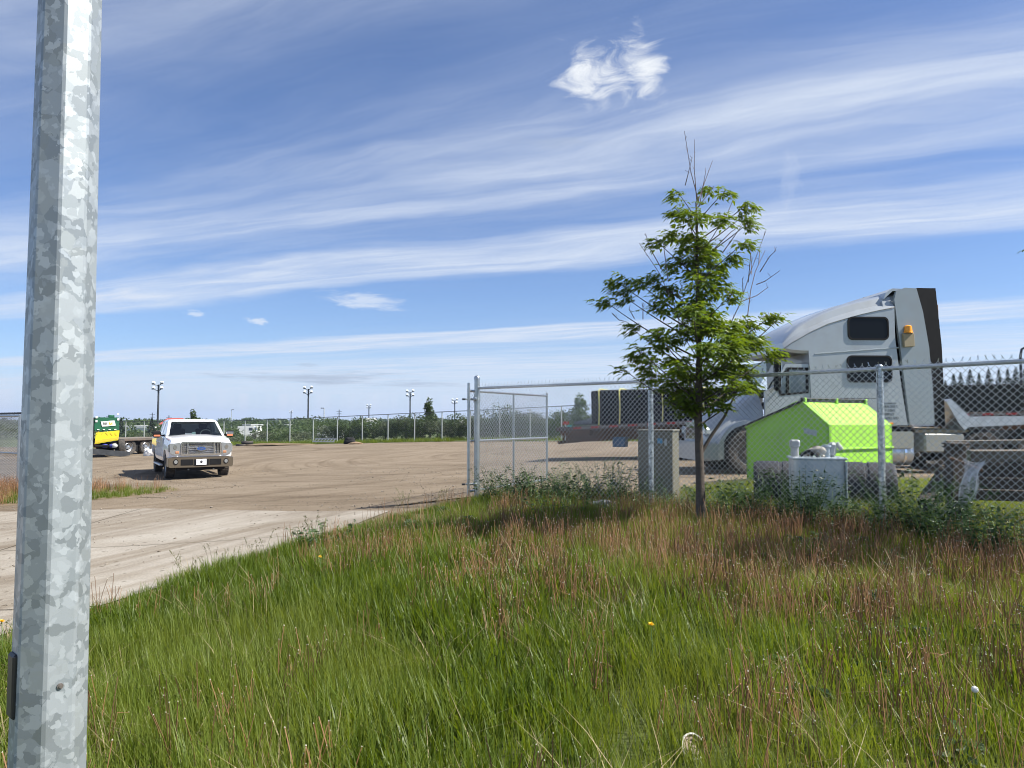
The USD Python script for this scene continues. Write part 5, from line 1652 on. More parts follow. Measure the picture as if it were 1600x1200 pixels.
for sgn in (1, -1):
    wheel(pick, (-1.02, sgn * .84, .40), .40, .27, sgn, .62, nuts=6)
    wheel(pick, (-4.65, sgn * .84, .40), .40, .27, sgn, .62, nuts=6)
    part(pick, 'running_board', MB().box((-2.75, sgn * 1.0, .42), (2.1, .16, .05), bev=.015), ALU)
    mi = part(pick, 'wing_mirror', MB().bar((-1.84, sgn * .90, 1.30), (-1.80, sgn * 1.06, 1.31), .05, .06).box((-1.80, sgn * 1.17, 1.36), (.12, .26, .24), None, .05), BLACKT)
    part(mi, 'mirror_cap', MB().box((-1.735, sgn * 1.17, 1.385), (.02, .25, .10), None, .008), CHROME if sgn > 0 else BLACKT)
    part(mi, 'turn_lamp', MB().box((-1.734, sgn * 1.17, 1.30), (.02, .20, .06), None, .008), mat(f'turn_lamp_look_{(sgn + 1) // 2}', (.55, .20, .10), .4))
    for (x0, x1) in ((-1.62, -2.68), (-2.70, -3.66)):
        dr = part(pick, 'door', MB().prism(**side(rrect(x1, .66, x0, 1.26, .04), sgn * 1.0 - .012, sgn * 1.0 + .006)), WHITEP)
        part(dr, 'handle', MB().box((x1 + .16, sgn * 1.02, 1.10), (.18, .03, .04), bev=.01), CHROME)
for (x, y) in ((-2.3, -.45), (-2.3, 0), (-2.3, .45)):
    part(pick, 'roof_marker', MB().box((x, y, 1.935), (.1, .07, .025), bev=.01), BLACKT)
for sgn in (1, -1):
    part(pick, 'mud_flap', MB().box((-1.58, sgn * .86, .5), (.02, .26, .3)), BLACKT)

# ------------------------------------------------------------------ lime green bin behind the fence
WARPING[0] = False
LIME = mat('lime_green_paint_look', (.285, .59, .038), .5, var=.06, scale=2, dirt=(.20, .34, .07), dirt_amt=.45, dirt_scale=2.5)
BLACKLID = mat('black_lid_look', (.02, .02, .021), .5, var=.3, scale=4)
a_end = math.radians(122)                       # along the end panel, away from that corner
a_len = math.radians(32)                        # along its length
u1 = np.array([math.cos(a_end), math.sin(a_end)])
u2 = np.array([math.cos(a_len), math.sin(a_len)])
bc = at(1296, 700, 12.9)
Bx, By = bc[0], bc[1]
bz = gz(Bx, By) - .02
bin_ = thing('waste_bin', 'lime green front load waste bin with peaked top and black lids, behind the fence', 'bin', (Bx, By, bz))
ztop = lambda py, D: at(1296, py, D)[2] - bz
z_e, z_a = ztop(664, 12.9), ztop(627, 13.1)
El, Ln = 1.80, 1.88
P2 = lambda a, b, z: np.array([u1[0] * a + u2[0] * b, u1[1] * a + u2[1] * b, z])
prof = [(0.0, .08), (0.0, z_e), (.52, z_a), (.66, z_a - .005), (El, z_e - .06), (El, .08)]


def panel(pts, th, nrm):
    p = np.array(pts)
    q = p - np.array(nrm) * th
    n = len(p)
    m = MB()
    v = np.vstack([p, q])
    f = [[0, i, i + 1] for i in range(1, n - 1)] + [[n, n + i + 1, n + i] for i in range(1, n - 1)]
    for i in range(n):
        j = (i + 1) % n
        f += [[i, n + i, n + j], [i, n + j, j]]
    return m.raw(v, np.array(f))


n_end = -np.r_[u2, 0]
part(bin_, 'end_panel', panel([P2(a, 0, z) for a, z in prof], .05, n_end), LIME)
part(bin_, 'end_panel', panel([P2(a, Ln, z) for a, z in prof][::-1], .05, -n_end), LIME)
nl = -np.r_[u1, 0]
part(bin_, 'front_panel', panel([P2(0, 0, .08), P2(0, Ln, .08), P2(0, Ln, z_e), P2(0, 0, z_e)], .04, nl), LIME)
ns = np.cross(P2(0, Ln, z_e) - P2(0, 0, z_e), P2(.52, 0, z_a) - P2(0, 0, z_e))
ns /= np.linalg.norm(ns)
if ns[2] < 0:
    ns = -ns
part(bin_, 'sloped_panel', panel([P2(0, 0, z_e), P2(0, Ln, z_e), P2(.52, Ln, z_a), P2(.52, 0, z_a)], .03, ns), LIME)
part(bin_, 'back_panel', panel([P2(El, Ln, .08), P2(El, 0, .08), P2(El, 0, z_e - .06), P2(El, Ln, z_e - .06)], .04, -nl), LIME)
part(bin_, 'floor', panel([P2(0, 0, .1), P2(0, Ln, .1), P2(El, Ln, .1), P2(El, 0, .1)], .04, (0, 0, 1)), LIME)
for k in range(2):                                # the pair of black lids on the far slope
    b0, b1 = .02 + k * Ln / 2, (k + 1) * Ln / 2 - .02
    lid = panel([P2(.50, b0 - .06, z_a + .035), P2(.50, b1 + .02, z_a + .035), P2(El + .06, b1 + .02, z_e - .02), P2(El + .06, b0 - .06, z_e - .02)], .035, (0, 0, 1))
    lp = part(bin_, 'lid', lid, BLACKLID)
    mid = (b0 + b1) / 2
    part(lp, 'handle', MB().tube([P2(1.2, mid - .1, z_e + .13), P2(1.2, mid - .1, z_e + .2), P2(1.2, mid + .1, z_e + .2), P2(1.2, mid + .1, z_e + .13)], .014, 6), BLACKLID)
for b in (.03, Ln / 2, Ln - .03):
    part(bin_, 'lid_hinge', MB().box(P2(.50, b, z_a + .02), (.07, .06, .1), rotm(0, 0, a_len), .01), LIME)
part(bin_, 'hinge_rod', MB().tube([P2(.50, -.02, z_a + .055), P2(.50, Ln + .02, z_a + .055)], .018, 8), BLACKLID)
zs_ = z_e - .42
part(bin_, 'stiffening_rib', MB().bar(P2(-.02, .0, zs_), P2(-.02, Ln, zs_), .03, .035, bev=.006), LIME)
part(bin_, 'rim', MB().bar(P2(0, -.02, z_e - .0), P2(.52, -.02, z_a), .02, .03).bar(P2(.62, -.02, z_a), P2(El, -.02, z_e - .06), .02, .03), LIME)
part(bin_, 'notice_plate', panel([P2(.24, -.004, z_e - .10), P2(.50, -.004, z_e - .05), P2(.50, -.004, z_e - .15), P2(.24, -.004, z_e - .20)], -.008, n_end), mat('grey_notice_look', (.33, .38, .36), .5, var=.3, scale=20))
for a in (.2, El - .2):
    for b in (.2, Ln - .2):
        part(bin_, 'castor', MB().cyl(P2(a, b, .07) - np.r_[u1, 0] * .03, P2(a, b, .07) + np.r_[u1, 0] * .03, .07, 14), RUBBER)

# ------------------------------------------------------------------ dark plastic pipe lying before the bin
PIPE = mat('dark_plastic_pipe_look', (.036, .039, .048), .6, spec=.15, var=.25, scale=3, dirt=(.09, .08, .07), dirt_amt=.4, dirt_scale=2)
p0, p1 = at(1178, 747, 10.75), at(1398, 752, 10.15)
pr = .32
z0, z1 = gz(p0[0], p0[1]) + pr, gz(p1[0], p1[1]) + pr
A_, B_ = np.array([p0[0], p0[1], z0 + .02]), np.array([p1[0], p1[1], z1 + .02])
pipe = thing('drain_pipe', 'fat dark grey ribbed plastic pipe lying on the grass in front of the lime bin', 'pipe', A_)
d_ = B_ - A_
Lp = np.linalg.norm(d_)
prof_ = [(pr * .84, 0)]
x = 0.0
prof_ += [(pr * .92, 0.0), (pr, .05)]
for k in range(1, 5):
    xx = Lp * k / 5
    prof_ += [(pr, xx - .03), (pr * .965, xx - .02), (pr * .965, xx + .02), (pr, xx + .03)]
prof_ += [(pr, Lp - .05), (pr * .92, Lp), (pr * .84, Lp)]
prof_ += [(pr * .84, Lp * .98), (pr * .84, .02)]
M = trimesh.geometry.align_vectors([0, 0, 1], d_ / Lp)
part(pipe, 'shell', MB().add(MB().lathe(prof_, n=36).mesh(), M), PIPE, 40)

# ------------------------------------------------------------------ silver transfer tank with scrap on its lid
TANKS = mat('silver_tank_look', (.36, .42, .47), .38, .45, var=.1, scale=4, dirt=(.62, .64, .64), dirt_amt=.7, dirt_scale=5)
tk = at(1276, 760, 9.35)
tk0 = (tk[0], tk[1], gz(tk[0], tk[1]))
tank = thing('metal_tank', 'dented silver metal tank with hoses and scrap piled on its lid', 'tank', tk0, math.radians(-13))
hT = at(1276, 717, 9.35)[2] - tk0[2]
wT = .60
body = MB().prism(rrect(-wT / 2, -.26, wT / 2, .26, .06), hT - .02, trimesh.transformations.translation_matrix((0, 0, .02)))
bm = body.mesh()
part(tank, 'body', body, TANKS, 30)
part(tank, 'lid', MB().box((0, 0, hT + .012), (wT + .03, .55, .03), bev=.008), TANKS)
part(tank, 'front_rib', MB().box((-.06, -.263, hT * .5), (.03, .012, hT * .86), bev=.004), TANKS)
part(tank, 'edge_flange', MB().box((wT / 2, -.24, hT * .5), (.02, .06, hT * .95), bev=.004), TANKS)
part(tank, 'filler_neck', MB().lathe([(0, .16), (.055, .155), (.06, .13), (.045, .12), (.045, 0)], (.12, -.02, hT + .02), n=16), TANKS, 40)
part(tank, 'pump_body', MB().box((.19, .02, hT + .12), (.10, .12, .18), rotm(0, .2, 0), .03).cyl((.24, .0, hT + .2), (.30, .0, hT + .12), .03, 10), mat('grey_pump_look', (.40, .42, .42), .5, dirt=(.3, .28, .25), dirt_amt=.5))
part(tank, 'breather', MB().cyl((-.25, 0, hT), (-.25, 0, hT + .14), .05, 12).box((-.25, 0, hT + .19), (.12, .12, .1), bev=.02), mat('grey_cast_look', (.4, .42, .44), .5, .5, dirt=(.2, .18, .15), dirt_amt=.6))
g_ = np.random.default_rng(9)
for k in range(4):
    a = np.linspace(0, 1, 10)[:, None]
    c0 = np.array([-.2 + .05 * k, -.1 + .05 * k, hT + .04])
    c1 = np.array([.0 + .07 * k, -.18 + .08 * k, hT + .03])
    top = np.array([-.08 + .03 * k, -.1, hT + .16 + .05 * (k % 3)])
    pts = (1 - a) ** 2 * c0 + 2 * a * (1 - a) * top + a * a * c1
    part(tank, 'hose', MB().tube(pts, .02, 8), [BLACKT, mat('pale_hose_look', (.55, .5, .42), .6), RUST, BLACKT][k], 60)
rag = trimesh.creation.icosphere(3, .075)
v = rag.vertices * [1.3, .9, .75] * (1 + .55 * (meshkit.fbm(rag.vertices * 14, 3, 3) - .5))[:, None]
part(tank, 'rag', (v + np.array([.02, -.08, hT + .10]), rag.faces), mat('grey_rag_look', (.27, .26, .235), .9, var=.2, scale=10), True)

# ------------------------------------------------------------------ grey utility box
UB = mat('grey_green_cabinet_look', (.135, .125, .095), .55, .1, var=.08, scale=3, dirt=(.22, .21, .18), dirt_amt=.3)
ub = at(1030, 800, 10.75)
uz = gz(ub[0], ub[1])
ubh = at(1030, 674, 10.75)[2] - uz
box_ = thing('utility_box', 'grey green metal utility cabinet standing right behind the fence', 'utility box', (ub[0], ub[1], uz), math.radians(-24))
part(box_, 'body', MB().box((0, 0, ubh / 2), (.50, .42, ubh), bev=.012), UB)
part(box_, 'lid', MB().box((0, 0, ubh + .012), (.53, .45, .035), bev=.01), UB)
part(box_, 'door', MB().box((-.03, -.214, ubh * .52), (.40, .014, ubh * .84), bev=.004), UB)
part(box_, 'hasp', MB().box((.15, -.226, ubh * .86), (.03, .02, .09), bev=.005), ZINC)
part(box_, 'blue_sticker', MB().box((.07, -.224, ubh * .88), (.07, .004, .07)), mat('blue_sticker_look', (.08, .25, .42), .5))
part(box_, 'plinth', MB().box((0, 0, .02), (.6, .5, .08), bev=.015), mat('plinth_look', (.35, .33, .3), .9, var=.2))

# ------------------------------------------------------------------ timber stack, boards and plastic sheet at the right
def pxobj(px, py, D):
    return at(px, py, D)


STEELB = mat('weathered_beam_look', (.09, .082, .074), .7, .2, var=.25, scale=4, dirt=(.2, .12, .07), dirt_amt=.5, dirt_scale=3)
rows = [((1478, 692, 8.6), (1760, 688, 8.0), .16, 'top board of the stack of weathered beams at the right edge', .05), ((1515, 712, 8.75), (1780, 712, 8.1), .34, 'wide dark beam under the top board of the stack', .13),
        ((1500, 733, 8.65), (1780, 737, 8.05), .34, 'second wide beam of the stack, with a rusty upper edge', .125), ((1510, 752, 8.55), (1780, 758, 7.95), .36, 'third wide beam of the stack, near its bottom', .125), ((1505, 770, 8.5), (1780, 778, 7.9), .40, 'lowest beam of the stack, lying in the weeds', .12)]
for (a_, b_, w_, lab, h_) in rows:
    p, q = at(*a_), at(*b_)
    c = (p + q) / 2
    t = thing('stacked_beam', lab, 'beam', p)
    ang = math.atan2(q[1] - p[1], q[0] - p[0])
    Lb = np.linalg.norm(q - p)
    part(t, 'timber', MB().box(np.array([(q - p)[0] / 2, (q - p)[1] / 2, (q - p)[2] / 2]), (Lb, w_, h_), rotm(0, -math.atan2((q - p)[2], np.hypot(*(q - p)[:2])), ang), .008), WOOD if 'top board' in lab else DWOOD)
    part(t, 'end_plate', MB().box((0.0, 0, 0), (.02, w_ * .98, h_ * .98), rotm(0, 0, ang), .004), STEELB)
for k, (px, py, D) in enumerate([(1492, 695, 8.45), (1492, 700, 8.7)]):
    p = at(px, py, D)
    t = thing('support_post', ['near dark timber post carrying the stack of beams', 'far dark timber post carrying the stack of beams'][k], 'post', (p[0], p[1], gz(p[0], p[1])))
    hP = p[2] - gz(p[0], p[1])
    part(t, 'shaft', MB().box((0, 0, hP / 2 - .05), (.17, .16, hP + .1), bev=.01), DWOOD)
    part(t, 'cap_plate', MB().box((0, 0, hP + .015), (.2, .2, .02), bev=.004), STEELB)
a_, b_ = at(1445, 790, 8.35), at(1478, 742, 8.75)
t = thing('leaning_timber', 'short sawn timber leaning against the beam stack, pale cut end upward', 'timber', a_)
part(t, 'beam', MB().bar((0, 0, 0), b_ - a_, .15, .15, bev=.006), DWOOD)
dd = (b_ - a_) / np.linalg.norm(b_ - a_)
part(t, 'cut_end', MB().bar(b_ - a_ - dd * .002, b_ - a_ + dd * .004, .14, .14), mat('fresh_cut_wood_look', (.5, .33, .18), .8, var=.2, scale=12))
a_, b_ = at(1482, 715, 8.3), at(1535, 735, 8.1)
t = thing('rusty_bar', 'thin rusty bar slanting across the front of the beam stack', 'bar', a_)
part(t, 'rod', MB().bar((0, 0, 0), b_ - a_, .03, .03, bev=.004), RUST)
# torn clear plastic sheet hanging from the stack
g_ = np.random.default_rng(77)
us, ws = np.linspace(0, 1, 30), np.linspace(0, 1, 34)
tl, tr = at(1506, 716, 8.1), at(1542, 716, 7.95)
bl, br_ = at(1496, 788, 8.05), at(1522, 782, 7.9)
V = []
for w_ in ws:
    for u_ in us:
        p = (tl * (1 - u_) + tr * u_) * (1 - w_) + (bl * (1 - u_) + br_ * u_) * w_
        fold = .035 * math.sin(u_ * 17 + 2.2 * w_) * (.4 + .6 * w_) + .05 * (meshkit.fbm(np.array([[u_ * 5, w_ * 3, .3]]), 3, 4)[0] - .5)
        p = p + np.array([0.25, -1, 0]) * fold + np.array([.02 * math.sin(w_ * 7 + u_ * 3), 0, -.05 * math.sin(PI * u_) * (1 - w_)])
        V.append(p)
F = []
for i in range(len(ws) - 1):
    for j in range(len(us) - 1):
        a = i * len(us) + j
        F.append([a, a + 1, a + len(us) + 1, a + len(us)])
V = np.array(V)
PLAST = usdkit.material(stage, L + 'clear_plastic_look', {'t': ('transparent_bsdf', {'color': (.93, .94, .94)}), 'd': ('principled_bsdf', {'base_color': (.62, .63, .62), 'roughness': .18, 'specular_ior_level': .8}), 'lw': ('layer_weight', {'blend': .35}),
                                                         'r': ('rgb_ramp', {'ramp': [(0, (.22,) * 3), (.6, (.75,) * 3)]}), 'm': ('mix_closure', {})},
                         [('lw.facing', 'r.fac'), ('r.color', 'm.fac'), ('t.BSDF', 'm.closure1'), ('d.BSDF', 'm.closure2')], surface='m.closure')
t = thing('plastic_sheet', 'torn clear plastic sheet hanging in folds from the beam stack', 'plastic sheet', tl)
part(t, 'sheet', (V - tl, np.array(F)), PLAST, True)

# ------------------------------------------------------------------ flatbed trailers with strapped loads
def flatbed(name_lab, A, B, ztop_a, ztop_b, deep, tape_from, extra=True):
    """deck from A to B (plan), near edge; heights are absolute"""
    A, B = np.array(A, float), np.array(B, float)
    d = B - A
    Ld = np.linalg.norm(d)
    ang = math.atan2(d[1], d[0])
    zg = gz(*A)
    t = thing('flatbed_trailer', name_lab, 'trailer', (A[0], A[1], zg), ang)
    za, zb = ztop_a - zg, ztop_b - zg
    sl = -math.atan2(zb - za, Ld)
    R = rotm(0, sl, 0)
    Q = lambda x, y, z: np.array([x, y, z + za + (zb - za) * x / Ld])
    nb = 9
    for k in range(nb):
        part(t, 'deck_board', MB().box(Q(Ld / 2, .14 + k * 2.3 / (nb - 1), -.02), (Ld, 2.3 / nb - .012, .04), R), WOOD)
    for y in (.02, 2.56):
        part(t, 'side_rail', MB().box(Q(Ld / 2, y, -.07), (Ld, .05, .14), R, .008), STEELB)
    for y in (.75, 1.8):
        part(t, 'main_beam', MB().box(Q(Ld / 2, y, -.32), (Ld * .97, .14, .40), R), RUST)
    for k in range(int(Ld / .9)):
        part(t, 'cross_member', MB().box(Q(.4 + k * .9, 1.28, -.13), (.08, 2.5, .1), R), STEELB)
    k = 0
    x = tape_from
    while x < Ld - .3:
        part(t, 'reflective_tape', MB().box(Q(x + .14, -.008, -.06), (.28, .008, .055), R), REDL if k % 2 == 0 else DULLTAPE)
        x += .30 if k % 2 else .31
        k += 1
        if k > 22:
            break
    part(t, 'rear_bumper', MB().box(Q(.05, 1.28, -.5), (.08, 2.2, .1)).box(Q(.05, .7, -.32), (.06, .06, .36)).box(Q(.05, 1.86, -.32), (.06, .06, .36)), RUST)
    return t, Q, Ld, R, zg


def axle_set(t, xs, r=.5):
    for x in xs:
        for y in (.34, 2.24):
            wheel(t, (x, y, r), r, .5, -1 if y < 1 else 1)
        part(t, 'axle', MB().cyl((x, .4, r), (x, 2.2, r), .08, 10), DARKSTEEL)


TA, TB = at(868, 668, 24.6), at(1150, 651, 22.4)
tr1, Q1, L1, R1, zg1 = flatbed('flatbed trailer with black tarped load behind the gate bay of the fence', TA[:2], (TB[0] + 2.5, TB[1] - 1.0), TA[2], TB[2] + .12, 0, .6)
axle_set(tr1, (3.6, 4.9))
part(tr1, 'tool_box', MB().box(Q1(2.05, .5, -.58), (.42, .4, .32), bev=.02), BLUE_PAINT)
part(tr1, 'mud_flap', MB().box(Q1(2.9, .34, -.75), (.03, .5, .5)), BLACKT)
part(tr1, 'rear_frame', MB().box(Q1(.6, 1.28, -.2), (1.0, 2.2, .2)), RUST)


def tarped(name, lab, t_anchor, w, dpt, h, straps, mtl, seed):
    t = thing(name, lab, 'load', t_anchor[:3], t_anchor[3])
    m = trimesh.creation.box((w, dpt, h))
    for _ in range(4):
        m = m.subdivide()
    v = np.array(m.vertices)
    # rounded, sagging cover
    s = np.sign(v) * np.maximum(np.abs(v) - np.array([w, dpt, h]) / 2 + .12, 0)
    ln = np.linalg.norm(s, axis=1, keepdims=True)
    v = v - np.where(ln > .12, s * (1 - .12 / np.maximum(ln, 1e-6)), 0)
    v += (meshkit.fbm(v * 2.3 + seed, 4, seed) - .5)[:, None] * np.array([.05, .07, .07])
    part(t, 'cover', (v + [w / 2, dpt / 2, h / 2], m.faces), mtl, True)
    for x in straps:
        part(t, 'strap', MB().tube([(x, -.03, 0), (x + .02, -.035, h * .5), (x, -.02, h - .06), (x, .1, h + .02), (x, dpt - .1, h + .02), (x, dpt + .03, 0)], .022, 4), YSTRAP)
    return t


c = Q1(1.15, .12, 0.01)
Rz = math.atan2(TB[1] - 1.0 - TA[1], TB[0] + 2.5 - TA[0])
rot2 = lambda x, y: (math.cos(Rz) * x - math.sin(Rz) * y, math.sin(Rz) * x + math.cos(Rz) * y)
wxy = rot2(c[0], c[1])
tarped('tarped_load', 'tall black tarped load with yellow straps on the left flatbed trailer', (TA[0] + wxy[0], TA[1] + wxy[1], zg1 + c[2], Rz), 5.2, 2.3, 1.16, (.30, .98, 2.35, 3.6), BLACKTARP, 3)
for k in range(6):
    c = Q1(.55 + .13 * k, .35 + .22 * (k % 3), .06 + .02 * k)
    wxy = rot2(c[0], c[1])
    t = thing('loose_pipe', ['lowest grey pipe at the trailer rear', 'grey pipe lying crosswise at the trailer rear', 'short grey pipe beside the black tarped load', 'long grey pipe leaning on the black tarped load', 'bent grey pipe on the rear pipe pile', 'topmost grey pipe of the pile on the trailer rear'][k], 'pipe', (TA[0] + wxy[0], TA[1] + wxy[1], zg1 + c[2]), Rz + .1 * k)
    part(t, 'tube', MB().cyl((0, 0, .05), (1.1 + .12 * k, .1, .07 + .05 * k), .065, 10), mat(f'grey_pipe_look_{k}', (.16 + .02 * k, .16 + .02 * k, .16 + .018 * k), .7, .2, var=.3, scale=6))

TC, TE = at(1440, 648, 20.6), at(1700, 642, 20.0)
tr2, Q2, L2, R2, zg2 = flatbed('flatbed trailer with grey crates behind the rear of the silver tractor', (TC[0] - 2.0, TC[1] + .1), TE[:2], TC[2], TE[2] + .02, 0, 2.9)
axle_set(tr2, (1.2, 2.5))
Rz2 = math.atan2(TE[1] - TC[1] - .1, TE[0] - TC[0] + 2.0)
for k in range(7):
    w_ = .345
    c = Q2(2.25 + k * .36, .12, .01)
    t = thing('grey_crate', f'{["first", "second", "third", "fourth", "fifth", "sixth", "last"][k]} tall dark grey crate from the left in the row behind the tractor', 'crate',
              (TC[0] - 2.0 + math.cos(Rz2) * c[0] - math.sin(Rz2) * c[1], TC[1] + .1 + math.sin(Rz2) * c[0] + math.cos(Rz2) * c[1], zg2 + c[2]), Rz2)
    part(t, 'body', MB().prism(**side([(0, 0), (w_, 0), (w_ + .02, .52), (w_ - .08, .72), (.0, .72)], 0, 2.1)), GREYLOAD)
    part(t, 'rib', MB().box((w_ * .5, -.012, .3), (.05, .025, .5), bev=.006), GREYLOAD)
    part(t, 'top_lid', MB().box((w_ * .4, 1.05, .735), (w_ * .78, 2.1, .03), bev=.006), BLACKLID)
for k, xx in enumerate((2.3, 4.8)):
    c = Q2(xx, .0, 0)
    o = (TC[0] - 2.0 + math.cos(Rz2) * c[0] - math.sin(Rz2) * c[1], TC[1] + .1 + math.sin(Rz2) * c[0] + math.cos(Rz2) * c[1], zg2 + c[2])
    t = thing('ratchet_strap', ['left yellow ratchet strap over the row of grey crates', 'right yellow ratchet strap slanting off the row of grey crates'][k], 'strap', o, Rz2)
    part(t, 'webbing', MB().bar((.12 if k == 0 else .38, -.05, .02), (0 if k == 0 else .0, -.02, .75), .05, .012, (0, 1, 0)).bar((0, -.02, .76), (.0, 2.2, .77), .05, .012), YSTRAP)

# ------------------------------------------------------------------ refuse truck and empty flatbed at the far left of the yard
GREENP = mat('refuse_green_look', (.012, .11, .055), .45, var=.1, scale=2, dirt=(.03, .06, .03), dirt_amt=.4)
YELLOWP = mat('refuse_yellow_look', (.72, .62, .02), .45, var=.06, scale=2)
ORANGEY = mat('refuse_orange_look', (.75, .46, .03), .5)
wp = at(166, 705, 42.0)
wz = gz(wp[0], wp[1])
F_ = 42.0 / FPX
wm = thing('refuse_truck', 'green rear end of a refuse truck with yellow hopper door and white letter sign', 'truck', (wp[0], wp[1], wz), math.radians(33))
# rear faces us: x across, y away
bw = 34 * F_ / 2
zt_ = at(166, 652, 42)[2] - wz
zm_ = at(166, 672, 42)[2] - wz
zl_ = at(166, 692, 42)[2] - wz
part(wm, 'upper_body', MB().prism(**side(rrect(-bw, zm_ - .05, bw, zt_, .1), 0, 3.4)), GREENP)
part(wm, 'roof_fitting', MB().box((bw * .4, .5, zt_ + .06), (.3, .4, .14), bev=.03), GREENP)
part(wm, 'side_body', MB().box((-bw - .22, 1.7, (zt_ + .9) / 2), (.45, 3.2, zt_ - .9), bev=.05), BLACKT)
sg = part(wm, 'sign_board', MB().prism(**side(Polygon([(-.24, zm_ + .20), (.44, zm_ + .25), (.37, zm_ + .54), (-.31, zm_ + .48)]), -.03, 0.0)), WHITEL)
for ch, x, mt_ in (('W', -.21, INK), ('M', .08, ORANGEY)):
    tmx = meshkit.text_mesh(ch, .16, .01, True)
    part(sg, 'letter', MB().add(tmx, np.array([[1, 0, 0, x], [0, 0, -1, -.03], [0, 1, 0, zm_ + .28], [0, 0, 0, 1.0]])), mt_)
for k in range(4):
    part(wm, 'marker_lamp', MB().box((-bw * .7 + k * bw * .46, -.02, zm_ + .03), (.11, .04, .06), bev=.01), WHITEL)
for x, z in ((-bw * .86, zm_ + .72), (-bw * .86, zm_ + .5), (bw * .88, zm_ + .9), (bw * .9, zm_ + .6)):
    part(wm, 'corner_plate', MB().box((x, -.02, z), (.10, .04, .12), bev=.01), WHITEL)
dr = part(wm, 'hopper_door', MB().prism(**side(Polygon([(-bw * .98, zl_ - .05), (bw * .90, zl_ + .16), (bw * .99, zm_ - .02), (-bw * .9, zm_ - .14)]), -.32, -.2)), YELLOWP)
part(dr, 'door_stripe', MB().prism(**side(Polygon([(-bw * .95, zl_), (bw * .88, zl_ + .2), (bw * .92, zl_ + .34), (-bw * .94, zl_ + .16)]), -.335, -.32)), ORANGEY)
for k in range(5):
    part(dr, 'hazard_stripe', MB().box((-bw * .75 + k * bw * .36, -.33, zm_ - .16 - .02 * k), (.05, .012, .18), rotm(0, .6 if k < 2 else -.6, 0)), ORANGEY)
part(wm, 'hopper_sill', MB().box((0, -.1, zl_ - .16), (bw * 2, .7, .1), bev=.02), BLACKT)
g_ = np.random.default_rng(15)
for k, (cx, colr) in enumerate(((-.42, (.45, .12, .10)), (.02, (.07, .08, .34)), (.42, (.05, .06, .25)), (.55, (.5, .5, .48)))):
    ms = trimesh.creation.icosphere(2, .15)
    v = ms.vertices * [1.2, .8, .8] * (1 + .5 * (meshkit.fbm(ms.vertices * 6 + k, 3, k) - .5))[:, None]
    single('refuse_bag', (v + np.array([wp[0] + cx, wp[1] - .2, wz + zl_ - .16]), ms.faces), mat(f'bag_look_{k}', colr, .4), ['red bag in the refuse truck hopper', 'blue bag in the middle of the refuse truck hopper', 'dark blue bag right in the refuse truck hopper', 'pale bag at the right end of the hopper'][k], 'bag', smooth=True)
part(wm, 'tail_ramp', MB().prism(**side([(-bw - .9, .62), (bw + .5, .30), (bw + .5, .12), (bw + .1, .06), (-bw - .9, .34)], -.9, -.5)), DARKSTEEL)
part(wm, 'chassis', MB().box((0, 2.2, .7), (1.0, 4.5, .3)), BLACKT)
for x in (-1, 1):
    tyre = MB().lathe([(.28, -.15), (.46, -.16), (.5, -.1), (.5, .1), (.46, .16), (.28, .15)], (x * .85, 1.2, .5), 'x', 24)
    part(wm, 'wheel', tyre, RUBBER, 40)
FA, FB = at(188, 685.5, 44), at(262, 683, 47)
tr3, Q3, L3, R3, zg3 = flatbed('empty flatbed trailer between the refuse truck and the white pickup', FA[:2], FB[:2], FA[2] , FB[2] , 0, 99)
axle_set(tr3, (.7, 1.9), .48)
part(tr3, 'skirt', MB().box(Q3(1.0, .3, -.5), (1.6, .1, .6)), BLACKT)

# ------------------------------------------------------------------ yard light masts
MAST = mat('mast_steel_look', (.05, .055, .065), .5, .3)
LAMPW = mat('lamp_housing_look', (.72, .74, .76), .35)


def mast(px, pytop, H, lab, name='light_mast', heads=4, r=.14):
    # place so that a mast of height H ends at that pixel
    D = 60.0
    for _ in range(60):
        p = at(px, pytop, D)
        D *= (gz(p[0], p[1]) + H - EYE) / max(p[2] - EYE, 1e-3)
    p = at(px, pytop, D)
    t = thing(name, lab, 'light mast', (p[0], p[1], gz(p[0], p[1])), .3, 'light masts beyond the yard fence')
    part(t, 'pole', MB().tube([(0, 0, -.2), (0, 0, H - .6)], [r * 1.3, r], 10), MAST)
    for k, (dx, dz) in enumerate(((-.75, 0), (.55, .1), (-.75, -.85), (.5, -.8))):
        z = H - .35 + dz
        part(t, 'arm', MB().tube([(0, 0, z - .55), (dx * .5, -.15, z - .35), (dx, -.3, z - .12)], .06, 6), MAST)
        hd = part(t, 'lamp', MB().box((dx, -.35, z + .05), (.50, .42, .33), rotm(.5, 0, .25 * (k % 2 * 2 - 1)), .07), LAMPW)
        part(hd, 'lens_hood', MB().box((dx, -.52, z - .16), (.46, .30, .16), rotm(.5, 0, 0), .04), MAST)
    return t


mast(248, 595.5, 9.5, 'tall light mast with four white lamps standing behind the pickup')
mast(482, 603, 9.5, 'tall light mast with four white lamps beyond the middle of the far fence')
mast(641, 608.5, 9.5, 'light mast with four white lamps left of the slender tree')
mast(710.5, 622.5, 9.5, 'light mast with four lamps close left of the domed gate post')
mast(576.5, 631.5, 9.5, 'dark small far light mast between two taller masts', r=.17)
mast(455, 640.5, 9.5, 'smallest farthest light mast left of the tall middle mast', r=.2)


